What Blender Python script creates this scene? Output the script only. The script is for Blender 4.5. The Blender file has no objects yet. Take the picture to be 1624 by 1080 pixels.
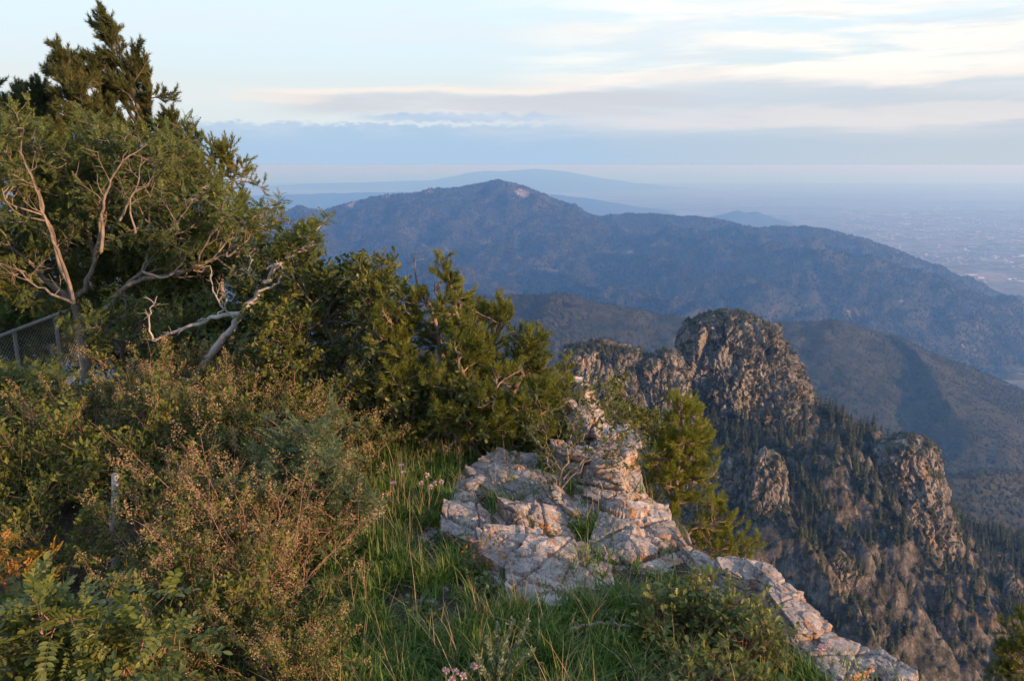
import bpy, math
import numpy as np
from math import radians, sin, cos, tan, pi, sqrt

S = bpy.context.scene
COL = S.collection

# ------------------------------------------------------------------ camera
FPX = 1263.0                      # focal length in pixels of a 1624 px wide picture
PITCH = radians(12.4)
cam = bpy.data.cameras.new('camera')
cam.sensor_width = 36.0
cam.lens = FPX / 1624 * 36.0
cam.clip_start = 0.05
cam.clip_end = 500000
camo = bpy.data.objects.new('camera', cam)
camo.location = (0, 0, 0)         # the eye is the origin of the world
camo.rotation_euler = (pi / 2 - PITCH, 0, 0)
COL.objects.link(camo)
S.camera = camo

# ------------------------------------------------------------------ exposure / renderer
S.view_settings.view_transform = 'Standard'
S.view_settings.look = 'None'
S.view_settings.gamma = 1.0
S.view_settings.exposure = 0.78
cy = S.cycles
cy.max_bounces = 7
cy.diffuse_bounces = 3
cy.glossy_bounces = 2
cy.transmission_bounces = 4
cy.transparent_max_bounces = 6
cy.volume_bounces = 2
cy.use_denoising = True
cy.use_fast_gi = False
cy.sample_clamp_indirect = 6.0

# ------------------------------------------------------------------ sun and sky
SUN_EL = radians(8)
SUN_AZ = radians(124)             # from the viewing direction, clockwise: right and a little behind
sd = (sin(SUN_AZ) * cos(SUN_EL), cos(SUN_AZ) * cos(SUN_EL), sin(SUN_EL))
sun = bpy.data.lights.new('sun', 'SUN')
sun.energy = 5.0
sun.angle = radians(0.8)
sun.color = (1.0, 0.60, 0.31)
suno = bpy.data.objects.new('sun', sun)
from mathutils import Vector
suno.rotation_euler = Vector(sd).to_track_quat('Z', 'Y').to_euler()
COL.objects.link(suno)


class NT:
    """small helper round a node tree"""
    def __init__(s, tree):
        s.t = tree
        s.t.nodes.clear()

    def n(s, typ, ins=None, **kw):
        nd = s.t.nodes.new(typ)
        for k, v in kw.items():
            setattr(nd, k, v)
        for k, v in (ins or {}).items():
            sk = nd.inputs[k]
            if hasattr(v, 'is_output') or isinstance(v, bpy.types.NodeSocket):
                s.t.links.new(v, sk)
            else:
                sk.default_value = v
        return nd

    def math(s, op, a, b=0.0, c=0.0, clamp=False):
        nd = s.n('ShaderNodeMath', {0: a, 1: b, 2: c}, operation=op)
        nd.use_clamp = clamp
        return nd.outputs[0]

    def mixc(s, f, a, b, mode='MIX'):
        nd = s.t.nodes.new('ShaderNodeMix')
        nd.data_type = 'RGBA'
        nd.blend_type = mode
        nd.clamp_factor = True
        for i, v in ((0, f), (6, a), (7, b)):
            if isinstance(v, bpy.types.NodeSocket):
                s.t.links.new(v, nd.inputs[i])
            elif i == 0:
                nd.inputs[i].default_value = v
            else:
                nd.inputs[i].default_value = (*v[:3], 1)
        return nd.outputs[2]

    def step(s, x, a, b, lo=0.0, hi=1.0):
        nd = s.n('ShaderNodeMapRange', {0: x, 1: a, 2: b, 3: lo, 4: hi}, interpolation_type='SMOOTHSTEP')
        return nd.outputs[0]

    def ramp(s, f, stops):
        nd = s.t.nodes.new('ShaderNodeValToRGB')
        el = nd.color_ramp.elements
        while len(el) < len(stops):
            el.new(0.5)
        for e, (p, c) in zip(el, stops):
            e.position = p
            e.color = (*c[:3], 1)
        s.t.links.new(f, nd.inputs[0])
        return nd.outputs[0]

    def noise(s, vec, scale, detail=4.0, rough=0.55, dist=0.0, out=0):
        return s.n('ShaderNodeTexNoise', {'Vector': vec, 'Scale': scale, 'Detail': detail,
                                          'Roughness': rough, 'Distortion': dist}).outputs[out]

    def mapping(s, vec, scale=(1, 1, 1), loc=(0, 0, 0), rot=(0, 0, 0)):
        return s.n('ShaderNodeMapping', {0: vec, 1: loc, 2: rot, 3: scale}).outputs[0]


W = bpy.data.worlds.new('World')
S.world = W
W.use_nodes = True
nt = NT(W.node_tree)
sky = nt.n('ShaderNodeTexSky')
sky.sky_type = 'NISHITA'
sky.sun_disc = False
sky.sun_elevation = SUN_EL
sky.sun_rotation = SUN_AZ
sky.altitude = 3200
sky.air_density = 1.0
sky.dust_density = 0.6
sky.ozone_density = 2.0
tc = nt.n('ShaderNodeTexCoord').outputs['Generated']
sep = nt.n('ShaderNodeSeparateXYZ', {0: tc})
X, Y_, Z = sep.outputs
az = nt.math('ARCTAN2', X, Y_)                 # radians, 0 straight ahead, + to the right
el = nt.math('ARCSINE', Z)                     # radians
deg = 180 / pi
azd = nt.math('MULTIPLY', az, deg)
eld = nt.math('MULTIPLY', el, deg)
ae = nt.n('ShaderNodeCombineXYZ', {0: azd, 1: eld, 2: 0.0}).outputs[0]


def band(e0, e1, soft, a0, a1, asoft, nz=None, namp=0.0):
    """elevation band e0..e1 and azimuth band a0..a1 with soft edges (degrees)"""
    e = eld
    if nz is not None:
        e = nt.math('ADD', eld, nt.math('MULTIPLY', nt.math('SUBTRACT', nz, 0.5), namp))
    m = nt.math('MULTIPLY', nt.step(e, e0 - soft, e0 + soft), nt.step(e, e1 - soft, e1 + soft, 1, 0))
    m2 = nt.math('MULTIPLY', nt.step(azd, a0 - asoft, a0 + asoft), nt.step(azd, a1 - asoft, a1 + asoft, 1, 0))
    return nt.math('MULTIPLY', m, m2)


streak = nt.noise(nt.mapping(ae, (0.055, 0.55, 1)), 1.0, 6, 0.58, 0.3)
streak2 = nt.noise(nt.mapping(ae, (0.10, 0.9, 1), (7, 3, 0)), 1.0, 6, 0.6, 0.6)
billow = nt.noise(nt.mapping(ae, (0.35, 0.8, 1), (2, 9, 0)), 1.0, 5, 0.6)
base = sky.outputs[0]
# clear air: pale blue upper sky, faintly pink toward the sunset side near the ground
clear = nt.ramp(nt.step(eld, -2.0, 13.0), [(0.0, (0.7, 3.5, 7.2)), (0.012, (1.1, 3.6, 6.8)), (0.05, (2.6, 3.7, 5.1)), (0.12, (2.7, 3.75, 5.1)), (0.3, (3.7, 4.5, 5.3)), (0.55, (5.0, 5.8, 6.1)),
                                           (1.0, (5.3, 6.35, 7.0))])
high = nt.ramp(nt.step(eld, 12.0, 60.0), [(0.0, (4.8, 5.8, 6.4)), (0.5, (4.1, 5.6, 8.0)), (1.0, (3.9, 5.6, 8.8))])
clear = nt.mixc(nt.step(eld, 11, 15), clear, high)
warmside = nt.mixc(nt.math('MULTIPLY', nt.math('MULTIPLY', nt.step(azd, -8, 34), nt.step(eld, 9, 0.5)), nt.step(eld, -1.2, 0.3)), clear, (3.6, 4.1, 4.7))
low = nt.step(eld, 100, 70)
col = nt.mixc(nt.math('MULTIPLY', low, 0.97), base, warmside)
veil0 = nt.noise(nt.mapping(ae, (0.045, 0.30, 1), (1, 6, 0)), 1.0, 7, 0.62, 0.5)
# grey blue cloud bank low on the left, ragged along its top
puff = nt.noise(nt.mapping(ae, (0.9, 1.6, 1), (2, 9, 0)), 1.0, 7, 0.65)
puff2 = nt.noise(nt.mapping(ae, (0.28, 0.9, 1), (5, 2, 0)), 1.0, 5, 0.6)
glow = nt.math('MULTIPLY', band(2.2, 5.6, 0.8, -45, 2, 6), 0.75)
col = nt.mixc(glow, col, (5.3, 5.7, 5.6))
m = band(-0.6, 2.75, 0.16, -22, 6, 4, puff, 1.7)
m = nt.math('MULTIPLY', m, nt.step(puff2, 0.25, 0.6, 0.55, 1.0))
col = nt.mixc(nt.math('MULTIPLY', m, 0.9), col, (2.75, 3.85, 5.2))
# lavender sheet across the right, just above the land
m = band(1.9, 4.9, 0.8, -1, 70, 7, veil0, 4.2)
col = nt.mixc(nt.math('MULTIPLY', m, nt.step(streak2, 0.3, 0.66, 0.2, 0.85)), col, (4.5, 4.65, 5.0))
m = band(2.5, 3.5, 0.35, 12, 75, 9, streak2, 2.6)
col = nt.mixc(nt.math('MULTIPLY', m, 0.6), col, (5.6, 5.3, 5.2))
# long lens shaped strip with its bright rim and tip
m = band(3.45, 4.75, 0.32, -15, 12, 4, veil0, 2.2)
col = nt.mixc(nt.math('MULTIPLY', m, nt.step(streak2, 0.25, 0.6, 0.45, 0.85)), col, (4.2, 4.35, 4.75))
m = band(2.95, 3.45, 0.16, -10, 3, 2.5, puff, 1.1)
col = nt.mixc(nt.math('MULTIPLY', m, 0.9), col, (2.95, 3.9, 5.2))
m = band(4.75, 5.1, 0.16, -17, 5, 3, veil0, 2.2)
col = nt.mixc(nt.math('MULTIPLY', m, 0.75), col, (6.6, 5.8, 5.3))
m = band(4.9, 5.8, 0.28, 2, 60, 6, veil0, 4.2)
col = nt.mixc(nt.math('MULTIPLY', m, 0.7), col, (6.7, 6.0, 5.5))
m = band(4.1, 4.6, 0.15, -19, -12.5, 1.2, puff2, 0.8)
col = nt.mixc(nt.math('MULTIPLY', m, 0.55), col, (6.3, 5.5, 5.0))
# bright cream streaks high on the right
m = nt.math('MULTIPLY', band(5.6, 10.0, 0.9, 3, 75, 6, streak2, 2.5), nt.step(streak, 0.41, 0.60))
col = nt.mixc(m, col, (7.2, 6.8, 6.25))
m = nt.math('MULTIPLY', band(9.2, 14.0, 0.7, 4, 80, 9), nt.step(streak2, 0.42, 0.62))
col = nt.mixc(nt.math('MULTIPLY', m, 0.8), col, (7.3, 6.95, 6.5))
m = nt.math('MULTIPLY', band(7.0, 9.6, 0.5, 12, 70, 8, streak, 1.5), nt.step(streak2, 0.52, 0.7))
col = nt.mixc(nt.math('MULTIPLY', m, 0.6), col, (4.9, 5.2, 5.6))
veil = nt.noise(nt.mapping(ae, (0.05, 0.42, 1), (3, 1, 0)), 1.0, 7, 0.62, 0.4)
col = nt.mixc(nt.math('MULTIPLY', nt.step(veil, 0.45, 0.72), nt.step(eld, 0.6, 4.0, 0.0, 0.45)), col, (5.6, 5.6, 5.7))
bg = nt.n('ShaderNodeBackground', {0: col, 1: 0.09})
nt.t.links.new(bg.outputs[0], nt.n('ShaderNodeOutputWorld').inputs[0])

# ------------------------------------------------------------------ numpy helpers


def P(px, py, Y):
    """point seen at pixel (px,py) of the 1624x1080 photo when it stands Y metres ahead"""
    dx = (px - 812.0) / FPX
    dy = (540.0 - py) / FPX
    d = np.array([dx, cos(PITCH) + dy * sin(PITCH), -sin(PITCH) + dy * cos(PITCH)])
    return d * (Y / d[1])


def _h(ix, iy, iz, seed):
    n = (ix.astype(np.int64) * 374761393 + iy.astype(np.int64) * 668265263 + iz.astype(np.int64) * 2147483647 + seed * 1274126177) & 0xFFFFFFFF
    n = ((n ^ (n >> 13)) * 1274126177) & 0xFFFFFFFF
    n = ((n ^ (n >> 16)) * 2246822519) & 0xFFFFFFFF
    return (n ^ (n >> 15)) & 0xFFFFFFFF


def vn(p, seed=0):
    """gradient noise, about -1..1"""
    p = np.asarray(p, float)
    i = np.floor(p).astype(np.int64)
    f = p - i
    u = f * f * f * (f * (f * 6 - 15) + 10)
    r = 0.0
    for dx in (0, 1):
        wx = u[:, 0] if dx else 1 - u[:, 0]
        for dy in (0, 1):
            wy = u[:, 1] if dy else 1 - u[:, 1]
            for dz in (0, 1):
                wz = u[:, 2] if dz else 1 - u[:, 2]
                h = _h(i[:, 0] + dx, i[:, 1] + dy, i[:, 2] + dz, seed)
                gx = ((h & 1023) / 511.5 - 1)
                gy = (((h >> 10) & 1023) / 511.5 - 1)
                gz = (((h >> 20) & 1023) / 511.5 - 1)
                r = r + wx * wy * wz * (gx * (f[:, 0] - dx) + gy * (f[:, 1] - dy) + gz * (f[:, 2] - dz))
    return r * 1.5


def fbm(p, oct=4, seed=0, gain=0.5, lac=2.03, ridge=False):
    p = np.asarray(p, float)
    a, s, t = 1.0, 0.0, 0.0
    for o in range(oct):
        v = vn(p, seed + o * 17)
        if ridge:
            v = 1 - 2 * np.abs(v)
        s = s + a * v
        t += a
        a *= gain
        p = p * lac + 13.7
    return s / t


def facets(p, seed=0):
    """chipped facets: every cell is a randomly tilted plane"""
    p = np.asarray(p, float)
    i = np.floor(p).astype(np.int64)
    n = len(p)
    f1 = np.full(n, 9.0)
    f2 = np.full(n, 9.0)
    v = np.zeros(n)
    for dx in (-1, 0, 1):
        for dy in (-1, 0, 1):
            for dz in (-1, 0, 1):
                c = i + (dx, dy, dz)
                h = _h(c[:, 0], c[:, 1], c[:, 2], seed)
                q = np.stack([(h & 1023) / 1023., ((h >> 10) & 1023) / 1023., ((h >> 20) & 1023) / 1023.], 1)
                r = (c + q) - p
                d = np.sqrt((r ** 2).sum(1))
                k = d < f1
                f2 = np.where(k, f1, np.minimum(f2, d))
                h2 = _h(c[:, 0], c[:, 1], c[:, 2], seed + 77)
                g = np.stack([(h2 & 1023) / 511.5 - 1, ((h2 >> 10) & 1023) / 511.5 - 1, ((h2 >> 20) & 1023) / 511.5 - 1], 1)
                v = np.where(k, (r * g).sum(1) + ((h2 >> 5) & 255) / 255. * .5 - .25, v)
                f1 = np.where(k, d, f1)
    return v, f2 - f1


def worley(p, seed=0):
    """F1, F2, random value of the nearest cell"""
    p = np.asarray(p, float)
    i = np.floor(p).astype(np.int64)
    n = len(p)
    f1 = np.full(n, 9.0)
    f2 = np.full(n, 9.0)
    cid = np.zeros(n)
    for dx in (-1, 0, 1):
        for dy in (-1, 0, 1):
            for dz in (-1, 0, 1):
                c = i + (dx, dy, dz)
                h = _h(c[:, 0], c[:, 1], c[:, 2], seed)
                q = np.stack([(h & 1023) / 1023., ((h >> 10) & 1023) / 1023., ((h >> 20) & 1023) / 1023.], 1)
                d = np.sqrt((((c + q) - p) ** 2).sum(1))
                closer = d < f1
                f2 = np.where(closer, f1, np.minimum(f2, d))
                cid = np.where(closer, ((h >> 7) & 4095) / 4095., cid)
                f1 = np.where(closer, d, f1)
    return f1, f2, cid


def sstep(x, a, b):
    t = np.clip((x - a) / (b - a), 0, 1)
    return t * t * (3 - 2 * t)


def make_mesh(name, V, polys, smooth=False):
    """polys: list of integer arrays, each (n,k)"""
    V = np.asarray(V, np.float32)
    me = bpy.data.meshes.new(name)
    loops = np.concatenate([q.reshape(-1) for q in polys]).astype(np.int32)
    tot = np.concatenate([np.full(len(q), q.shape[1], np.int32) for q in polys])
    st = np.concatenate([[0], np.cumsum(tot)[:-1]]).astype(np.int32)
    me.vertices.add(len(V))
    me.vertices.foreach_set('co', V.reshape(-1))
    me.loops.add(len(loops))
    me.loops.foreach_set('vertex_index', loops)
    me.polygons.add(len(tot))
    me.polygons.foreach_set('loop_start', st)
    me.polygons.foreach_set('loop_total', tot)
    me.polygons.foreach_set('use_smooth', np.full(len(tot), bool(smooth)))
    me.update(calc_edges=True)
    return me


def link(name, me, mat=None, parent=None, loc=None):
    if mat is not None and len(me.materials) == 0:
        me.materials.append(mat)
    o = bpy.data.objects.new(name, me)
    COL.objects.link(o)
    if parent is not None:
        o.parent = parent
    if loc is not None:
        o.location = loc
    return o


def tag(o, label=None, cat=None, group=None, kind=None):
    if label: o['label'] = label
    if cat: o['category'] = cat
    if group: o['group'] = group
    if kind: o['kind'] = kind
    return o


def thing(name, label, cat, loc=(0, 0, 0), rz=0.0, group=None, scale=1.0):
    o = bpy.data.objects.new(name, None)
    o.empty_display_size = 0.1
    COL.objects.link(o)
    o.location = loc
    o.rotation_euler = (0, 0, rz)
    o.scale = (scale,) * 3 if np.isscalar(scale) else scale
    return tag(o, label, cat, group)


def dup(root, loc, rz, label=None, scale=1.0, group=None, tilt=(0, 0)):
    r = root.copy()
    COL.objects.link(r)
    r.location = loc
    r.rotation_euler = (tilt[0], tilt[1], rz)
    r.scale = (scale,) * 3 if np.isscalar(scale) else scale
    if label: r['label'] = label
    if group: r['group'] = group
    for ch in list(root.children):
        c = ch.copy()
        COL.objects.link(c)
        c.parent = r
    return r


def grid_faces(nx, ny):
    """quads of an nx*ny vertex grid stored row by row (x fastest)"""
    a = (np.arange(ny - 1)[:, None] * nx + np.arange(nx - 1)[None, :]).reshape(-1)
    return np.stack([a, a + 1, a + 1 + nx, a + nx], 1)


def new_mat(name):
    m = bpy.data.materials.new(name)
    m.use_nodes = True
    return m, NT(m.node_tree)


def finish(t, bsdf, disp=None):
    o = t.n('ShaderNodeOutputMaterial', {0: bsdf})
    return o


def obj_co(t):
    return t.n('ShaderNodeTexCoord').outputs['Object']


def bump(t, h, strength=0.5, dist=0.1):
    return t.n('ShaderNodeBump', {'Height': h, 'Strength': strength, 'Distance': dist}).outputs[0]
# ================================================================== far land
PLAIN = -1500.0


def cover_mat(name, tree_a, tree_b, soil, scale, rocky=0.0, slopeamt=1.0, rock=(0.24, 0.20, 0.17), crags=()):
    """wooded mountainside: dark tree cover broken by pale soil and rock"""
    m, t = new_mat(name)
    co = t.n('ShaderNodeNewGeometry').outputs['Position']
    n1 = t.noise(co, scale, 6, 0.65)
    n2 = t.noise(co, scale * 9, 3, 0.6)
    vor = t.n('ShaderNodeTexVoronoi', {'Vector': co, 'Scale': scale * 22}).outputs['Distance']
    c = t.mixc(t.step(n2, 0.35, 0.65), tree_a, tree_b)
    gap = t.math('MULTIPLY', t.step(vor, 0.35, 0.62), t.step(n1, 0.42, 0.68))
    c = t.mixc(t.math('MULTIPLY', gap, 0.8), c, soil)
    if rocky:
        n3 = t.noise(co, scale * 2.3, 8, 0.72)
        nz = t.n('ShaderNodeSeparateXYZ', {0: t.n('ShaderNodeNewGeometry').outputs['Normal']}).outputs[2]
        k = t.math('ADD', n3, t.math('MULTIPLY', t.math('SUBTRACT', 0.85, nz), 0.5 * slopeamt))
        c = t.mixc(t.step(k, rocky, rocky + 0.07), c, rock)
    for ctr, rad, amt in crags:
        d = t.n('ShaderNodeVectorMath', {0: co, 1: tuple(ctr)}, operation='DISTANCE').outputs['Value']
        w = t.math('ADD', t.math('DIVIDE', d, rad), t.math('MULTIPLY', t.math('SUBTRACT', t.noise(co, 4.0 / rad, 7, .75), .5), 3.2))
        c = t.mixc(t.math('MULTIPLY', t.step(w, 0.9, 0.55), amt), c, (0.27, 0.21, 0.17))
    b = t.n('ShaderNodeBsdfPrincipled', {'Base Color': c, 'Roughness': 0.95, 'Specular IOR Level': 0.1})
    finish(t, b.outputs[0])
    return m


def seg_height(XY, pts, slope, power=1.0, ref=1.0):
    """height of a ridge: crest polyline pts (n,3) falling off sideways"""
    best = np.full(len(XY), -1e9)
    for a, b in zip(pts[:-1], pts[1:]):
        ab = b[:2] - a[:2]
        t = np.clip(((XY - a[:2]) @ ab) / (ab @ ab), 0, 1)
        q = a[:2] + t[:, None] * ab
        d = np.sqrt(((XY - q) ** 2).sum(1))
        z = a[2] + t * (b[2] - a[2]) - slope * ref * (d / ref) ** power
        best = np.maximum(best, z)
    return best


def smax(a, b, k):
    return np.maximum(a, b) + np.maximum(k - np.abs(a - b), 0) ** 2 / (4 * k)


def resample(pts, n):
    pts = np.asarray(pts, float)
    s = np.concatenate([[0], np.cumsum(np.linalg.norm(np.diff(pts, axis=0), axis=1))])
    u = np.linspace(0, s[-1], n)
    return np.stack([np.interp(u, s, pts[:, k]) for k in range(3)], 1)


R = lambda *l: np.array([P(*q) for q in l])
main_crest = R((-300, 420, 8000), (150, 385, 8200), (330, 368, 8400), (400, 352, 8500), (440, 343, 8600), (478, 331, 8700), (512, 338, 8850),
               (560, 324, 9000), (610, 314, 9000), (680, 305, 9050), (735, 299, 9100), (770, 293, 9200), (795, 289, 9200), (822, 295, 9200), (845, 309, 9250),
               (880, 323, 9300), (915, 335, 9300), (950, 345, 9300), (1000, 342, 9200), (1060, 345, 9100), (1130, 349, 9100), (1165, 356, 9000), (1195, 366, 8900),
               (1240, 362, 8900), (1280, 361, 8850), (1325, 371, 8800), (1370, 383, 8800), (1410, 397, 8800), (1450, 414, 8800), (1500, 436, 8800), (1560, 462, 8800),
               (1620, 484, 8800))
sp = [
    (R((795, 290, 9200), (830, 330, 8700), (880, 372, 8200), (960, 405, 7600), (1040, 430, 7100), (1120, 452, 6700), (1210, 470, 6400), (1330, 500, 6200)), 0.48),
    (R((735, 300, 9100), (730, 350, 8500), (760, 395, 7900), (830, 425, 7300), (900, 452, 6700), (980, 478, 6200), (1080, 497, 5800)), 0.48),
    (R((610, 315, 9000), (610, 360, 8300), (640, 400, 7600), (690, 430, 7000), (760, 460, 6300)), 0.48),
    (R((478, 332, 8700), (500, 380, 8000), (540, 430, 7200), (600, 470, 6400)), 0.48),
    (R((950, 345, 9300), (990, 370, 8600), (1090, 384, 7900), (1200, 402, 7400), (1300, 421, 7000), (1380, 433, 6900), (1450, 452, 6800), (1540, 480, 6900), (1624, 506, 7100)), 0.5),
    (R((1060, 345, 9100), (1120, 368, 8500), (1200, 385, 8200), (1290, 400, 8000), (1360, 420, 7900)), 0.5),
    (R((1280, 361, 8850), (1310, 390, 8300), (1350, 404, 8000), (1440, 432, 7900), (1540, 470, 7900)), 0.5),
    (R((845, 309, 9250), (900, 350, 8700), (1000, 385, 8000), (1100, 415, 7500), (1200, 440, 7200)), 0.48),
]
nx, ny = 470, 330
gx = np.linspace(-6200, 7600, nx)
gy = np.linspace(4300, 12400, ny)
GX, GY = np.meshgrid(gx, gy)
XY = np.stack([GX.ravel(), GY.ravel()], 1)
P3 = np.concatenate([XY, np.zeros((len(XY), 1))], 1)
wob = np.stack([fbm(P3 / 900., 3, 5), fbm(P3 / 900., 3, 9)], 1) * 130
H = np.where(XY[:, 1] > np.interp(XY[:, 0], main_crest[:, 0], main_crest[:, 1]), seg_height(XY, main_crest, 0.40), seg_height(XY + wob * .6, main_crest, 0.60))
Hb = seg_height(XY, main_crest, 0.36)
for pts, sl in sp:
    pts = pts.copy()
    pts[0, 2] -= 90
    pts[1, 2] -= 30
    H = smax(H, seg_height(XY + wob, resample(pts, len(pts) * 2), sl), 24)
depthb = np.clip((Hb * 0 + main_crest[:, 2].max() - H) / 400., 0, 1)
gul = fbm(P3 / 620., 5, 3, ridge=True)
near_crest = sstep(np.abs(H - Hb), 15, 140) * 1.0
H = H + gul * 150 * (0.22 + 0.78 * near_crest) + fbm(P3 / 230., 4, 13, ridge=True) * 55 * (0.3 + .7 * near_crest) + fbm(P3 / 90., 3, 8) * 16
H = np.maximum(H, PLAIN - 60)
MOUNT = (gx, gy, H.reshape(ny, nx))
me = make_mesh('mountain', np.concatenate([XY, H[:, None]], 1), [grid_faces(nx, ny)], True)
CRAGS = [(P(828, 316, 9050), 150, .9), (P(812, 322, 8900), 70, .8), (P(640, 348, 8700), 120, .8), (P(572, 352, 8650), 60, .7), (P(778, 350, 8700), 60, .6), (P(560, 326, 8980), 90, .7), (P(615, 317, 8990), 70, .6), (P(680, 308, 9030), 60, .5), (P(672, 345, 8600), 50, .6), (P(1060, 365, 8900), 50, .6), (P(1000, 400, 7800), 40, .6)]
M_far = cover_mat('far_mountain_cover', (0.026, 0.034, 0.021), (0.048, 0.054, 0.034), (0.072, 0.068, 0.05), 0.0035, 0.72, 1.4, (0.15, 0.125, 0.11), CRAGS)
tag(link('mountain', me, M_far), kind='structure')

# nearer wooded foothills, 2 to 5 km away
foot = [
    (R((520, 520, 3300), (640, 492, 3300), (760, 482, 3300), (870, 478, 3300), (960, 490, 3300), (1060, 510, 3300), (1150, 520, 3350), (1240, 517, 3400), (1330, 517, 3400),
       (1400, 530, 3450), (1445, 556, 3300), (1485, 606, 3000), (1515, 660, 2750)), 0.42),
    (R((640, 492, 3300), (700, 540, 2700), (800, 580, 2300), (880, 600, 2000)), 0.42),
    (R((1430, 790, 1700), (1500, 766, 1750), (1560, 757, 1800), (1624, 758, 1850), (1720, 770, 1900)), 0.62),
]
nx, ny = 420, 300
gx = np.linspace(-2600, 4200, nx)
gy = np.linspace(1150, 6000, ny)
GX, GY = np.meshgrid(gx, gy)
XY = np.stack([GX.ravel(), GY.ravel()], 1)
P3 = np.concatenate([XY, np.zeros((len(XY), 1))], 1)
wob = np.stack([fbm(P3 / 400., 3, 25), fbm(P3 / 400., 3, 29)], 1) * 60
base_h = np.interp(XY[:, 1], [1150, 2000, 3000, 4200, 6000], [-900, -1000, -1080, -1330, -1560]) - sstep(XY[:, 0] - 0.12 * (XY[:, 1] - 3000), 650, 1900) * 560 * sstep(XY[:, 1], 1900, 3000)
H = base_h
for pts, sl in foot:
    H = smax(H, seg_height(XY + wob, resample(pts, len(pts) * 2), sl), 40)
H = H + fbm(P3 / 330., 5, 33, ridge=True) * (24 + 18 * (XY[:, 0] < 300)) + fbm(P3 / 130., 4, 36, ridge=True) * 12 + fbm(P3 / 50., 3, 38) * 5
FOOT = (gx, gy, H.reshape(ny, nx))
me = make_mesh('foothills', np.concatenate([XY, H[:, None]], 1), [grid_faces(nx, ny)], True)
M_foot = cover_mat('foothill_cover', (0.026, 0.032, 0.020), (0.046, 0.048, 0.031), (0.078, 0.078, 0.056), 0.010, 0.68, 0.6, (0.26, 0.22, 0.185))
tag(link('foothills', me, M_foot), kind='structure')

# the plain, out to the horizon
m, t = new_mat('plain_soil')
co = t.n('ShaderNodeNewGeometry').outputs['Position']
n1 = t.noise(t.mapping(co, (0.00012, 0.0004, 1)), 1.0, 7, 0.6)
n2 = t.noise(co, 0.0022, 6, 0.65)
c = t.ramp(n1, [(0.3, (0.11, 0.105, 0.08)), (0.5, (0.20, 0.165, 0.125)), (0.7, (0.32, 0.25, 0.19))])
c = t.mixc(t.math('MULTIPLY', t.step(n2, 0.38, 0.62), 0.7), c, (0.040, 0.050, 0.030))
b = t.n('ShaderNodeBsdfPrincipled', {'Base Color': c, 'Roughness': 0.95, 'Specular IOR Level': 0.1})
finish(t, b.outputs[0])
ys = np.array([-30000, 3000, 6000, 9000, 14000, 22000, 40000, 55000, 70000.])
V = np.array([(x, y, PLAIN) for y in ys for x in (-70000., -40000, -10000, 0, 10000, 40000, 70000)])
tag(link('plain', make_mesh('plain', V, [grid_faces(7, len(ys))]), m), kind='structure')

# blue ranges on the horizon
def far_range(name, pts, slope, seed, matl, w, amp, kind='structure'):
    pts = resample(pts, len(pts) * 4)
    lo = pts[:, :2].min(0) - w
    hi = pts[:, :2].max(0) + w
    nx = 220
    ny = 90
    GX, GY = np.meshgrid(np.linspace(lo[0], hi[0], nx), np.linspace(lo[1], hi[1], ny))
    XY = np.stack([GX.ravel(), GY.ravel()], 1)
    P3 = np.concatenate([XY, np.zeros((len(XY), 1))], 1)
    H = seg_height(XY, pts, slope)
    H = H + fbm(P3 / (w * 0.25), 4, seed, ridge=True) * amp
    H = np.maximum(H, PLAIN - 40)
    return link(name, make_mesh(name, np.concatenate([XY, H[:, None]], 1), [grid_faces(nx, ny)], True), matl)


tag(far_range('distant_range', R((-300, 312, 52000), (200, 305, 52000), (380, 298, 52000), (500, 292, 52000), (640, 288, 52000), (700, 286, 52000), (735, 277, 52000), (760, 271, 52000), (800, 273, 52000),
              (850, 268, 52000), (900, 273, 52000), (950, 283, 52000), (1020, 292, 52000), (1100, 300, 52000)), 0.22, 71, M_far, 9000, 60), kind='structure')
tag(far_range('distant_hills', R((-200, 320, 30000), (300, 314, 30000), (420, 310, 30000), (600, 306, 29000), (800, 305, 28000), (860, 306, 27500), (890, 312, 27000), (930, 315, 26500), (990, 326, 26000), (1050, 334, 26000)),
              0.2, 75, M_far, 4500, 50), kind='structure')
tag(far_range('distant_butte', R((1080, 352, 21000), (1120, 346, 21000), (1160, 337, 21000), (1170, 334, 21000), (1180, 339, 21000), (1200, 336, 21000), (1215, 342, 21000), (1260, 356, 21000)),
              0.35, 77, M_far, 1500, 25), kind='structure')

# the town on the plain: thousands of tiny roofs that read as one mass
rng = np.random.default_rng(4)
nb = 9000
dd = rng.uniform(9500, 30000, nb)
pxx = rng.uniform(1330, 2100, nb)
bx = (pxx - 812) / FPX * dd * 1.0
by = dd
dens = fbm(np.stack([bx / 1500, by / 1500, bx * 0], 1), 3, 12)
keep = (dens > -0.12) & (bx > 4200 + (by - 9500) * 0.28)
bx, by = bx[keep], by[keep]
n = len(bx)
w = rng.uniform(8, 22, n) * (1 + 3 * (rng.random(n) > 0.93))
l = rng.uniform(8, 26, n) * (1 + 3 * (rng.random(n) > 0.93))
h = rng.uniform(4, 9, n) + 6 * (rng.random(n) > 0.97)
cube = np.array([(-1, -1, 0), (1, -1, 0), (1, 1, 0), (-1, 1, 0), (-1, -1, 1), (1, -1, 1), (1, 1, 1), (-1, 1, 1)], float)
V = cube[None] * np.stack([w, l, h], 1)[:, None] + np.stack([bx, by, np.full(n, PLAIN)], 1)[:, None]
fq = np.array([(0, 1, 5, 4), (1, 2, 6, 5), (2, 3, 7, 6), (3, 0, 4, 7), (4, 5, 6, 7)])
Fq = (fq[None] + (np.arange(n) * 8)[:, None, None]).reshape(-1, 4)
m, t = new_mat('town_walls')
r = t.n('ShaderNodeNewGeometry').outputs['Random Per Island']
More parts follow.
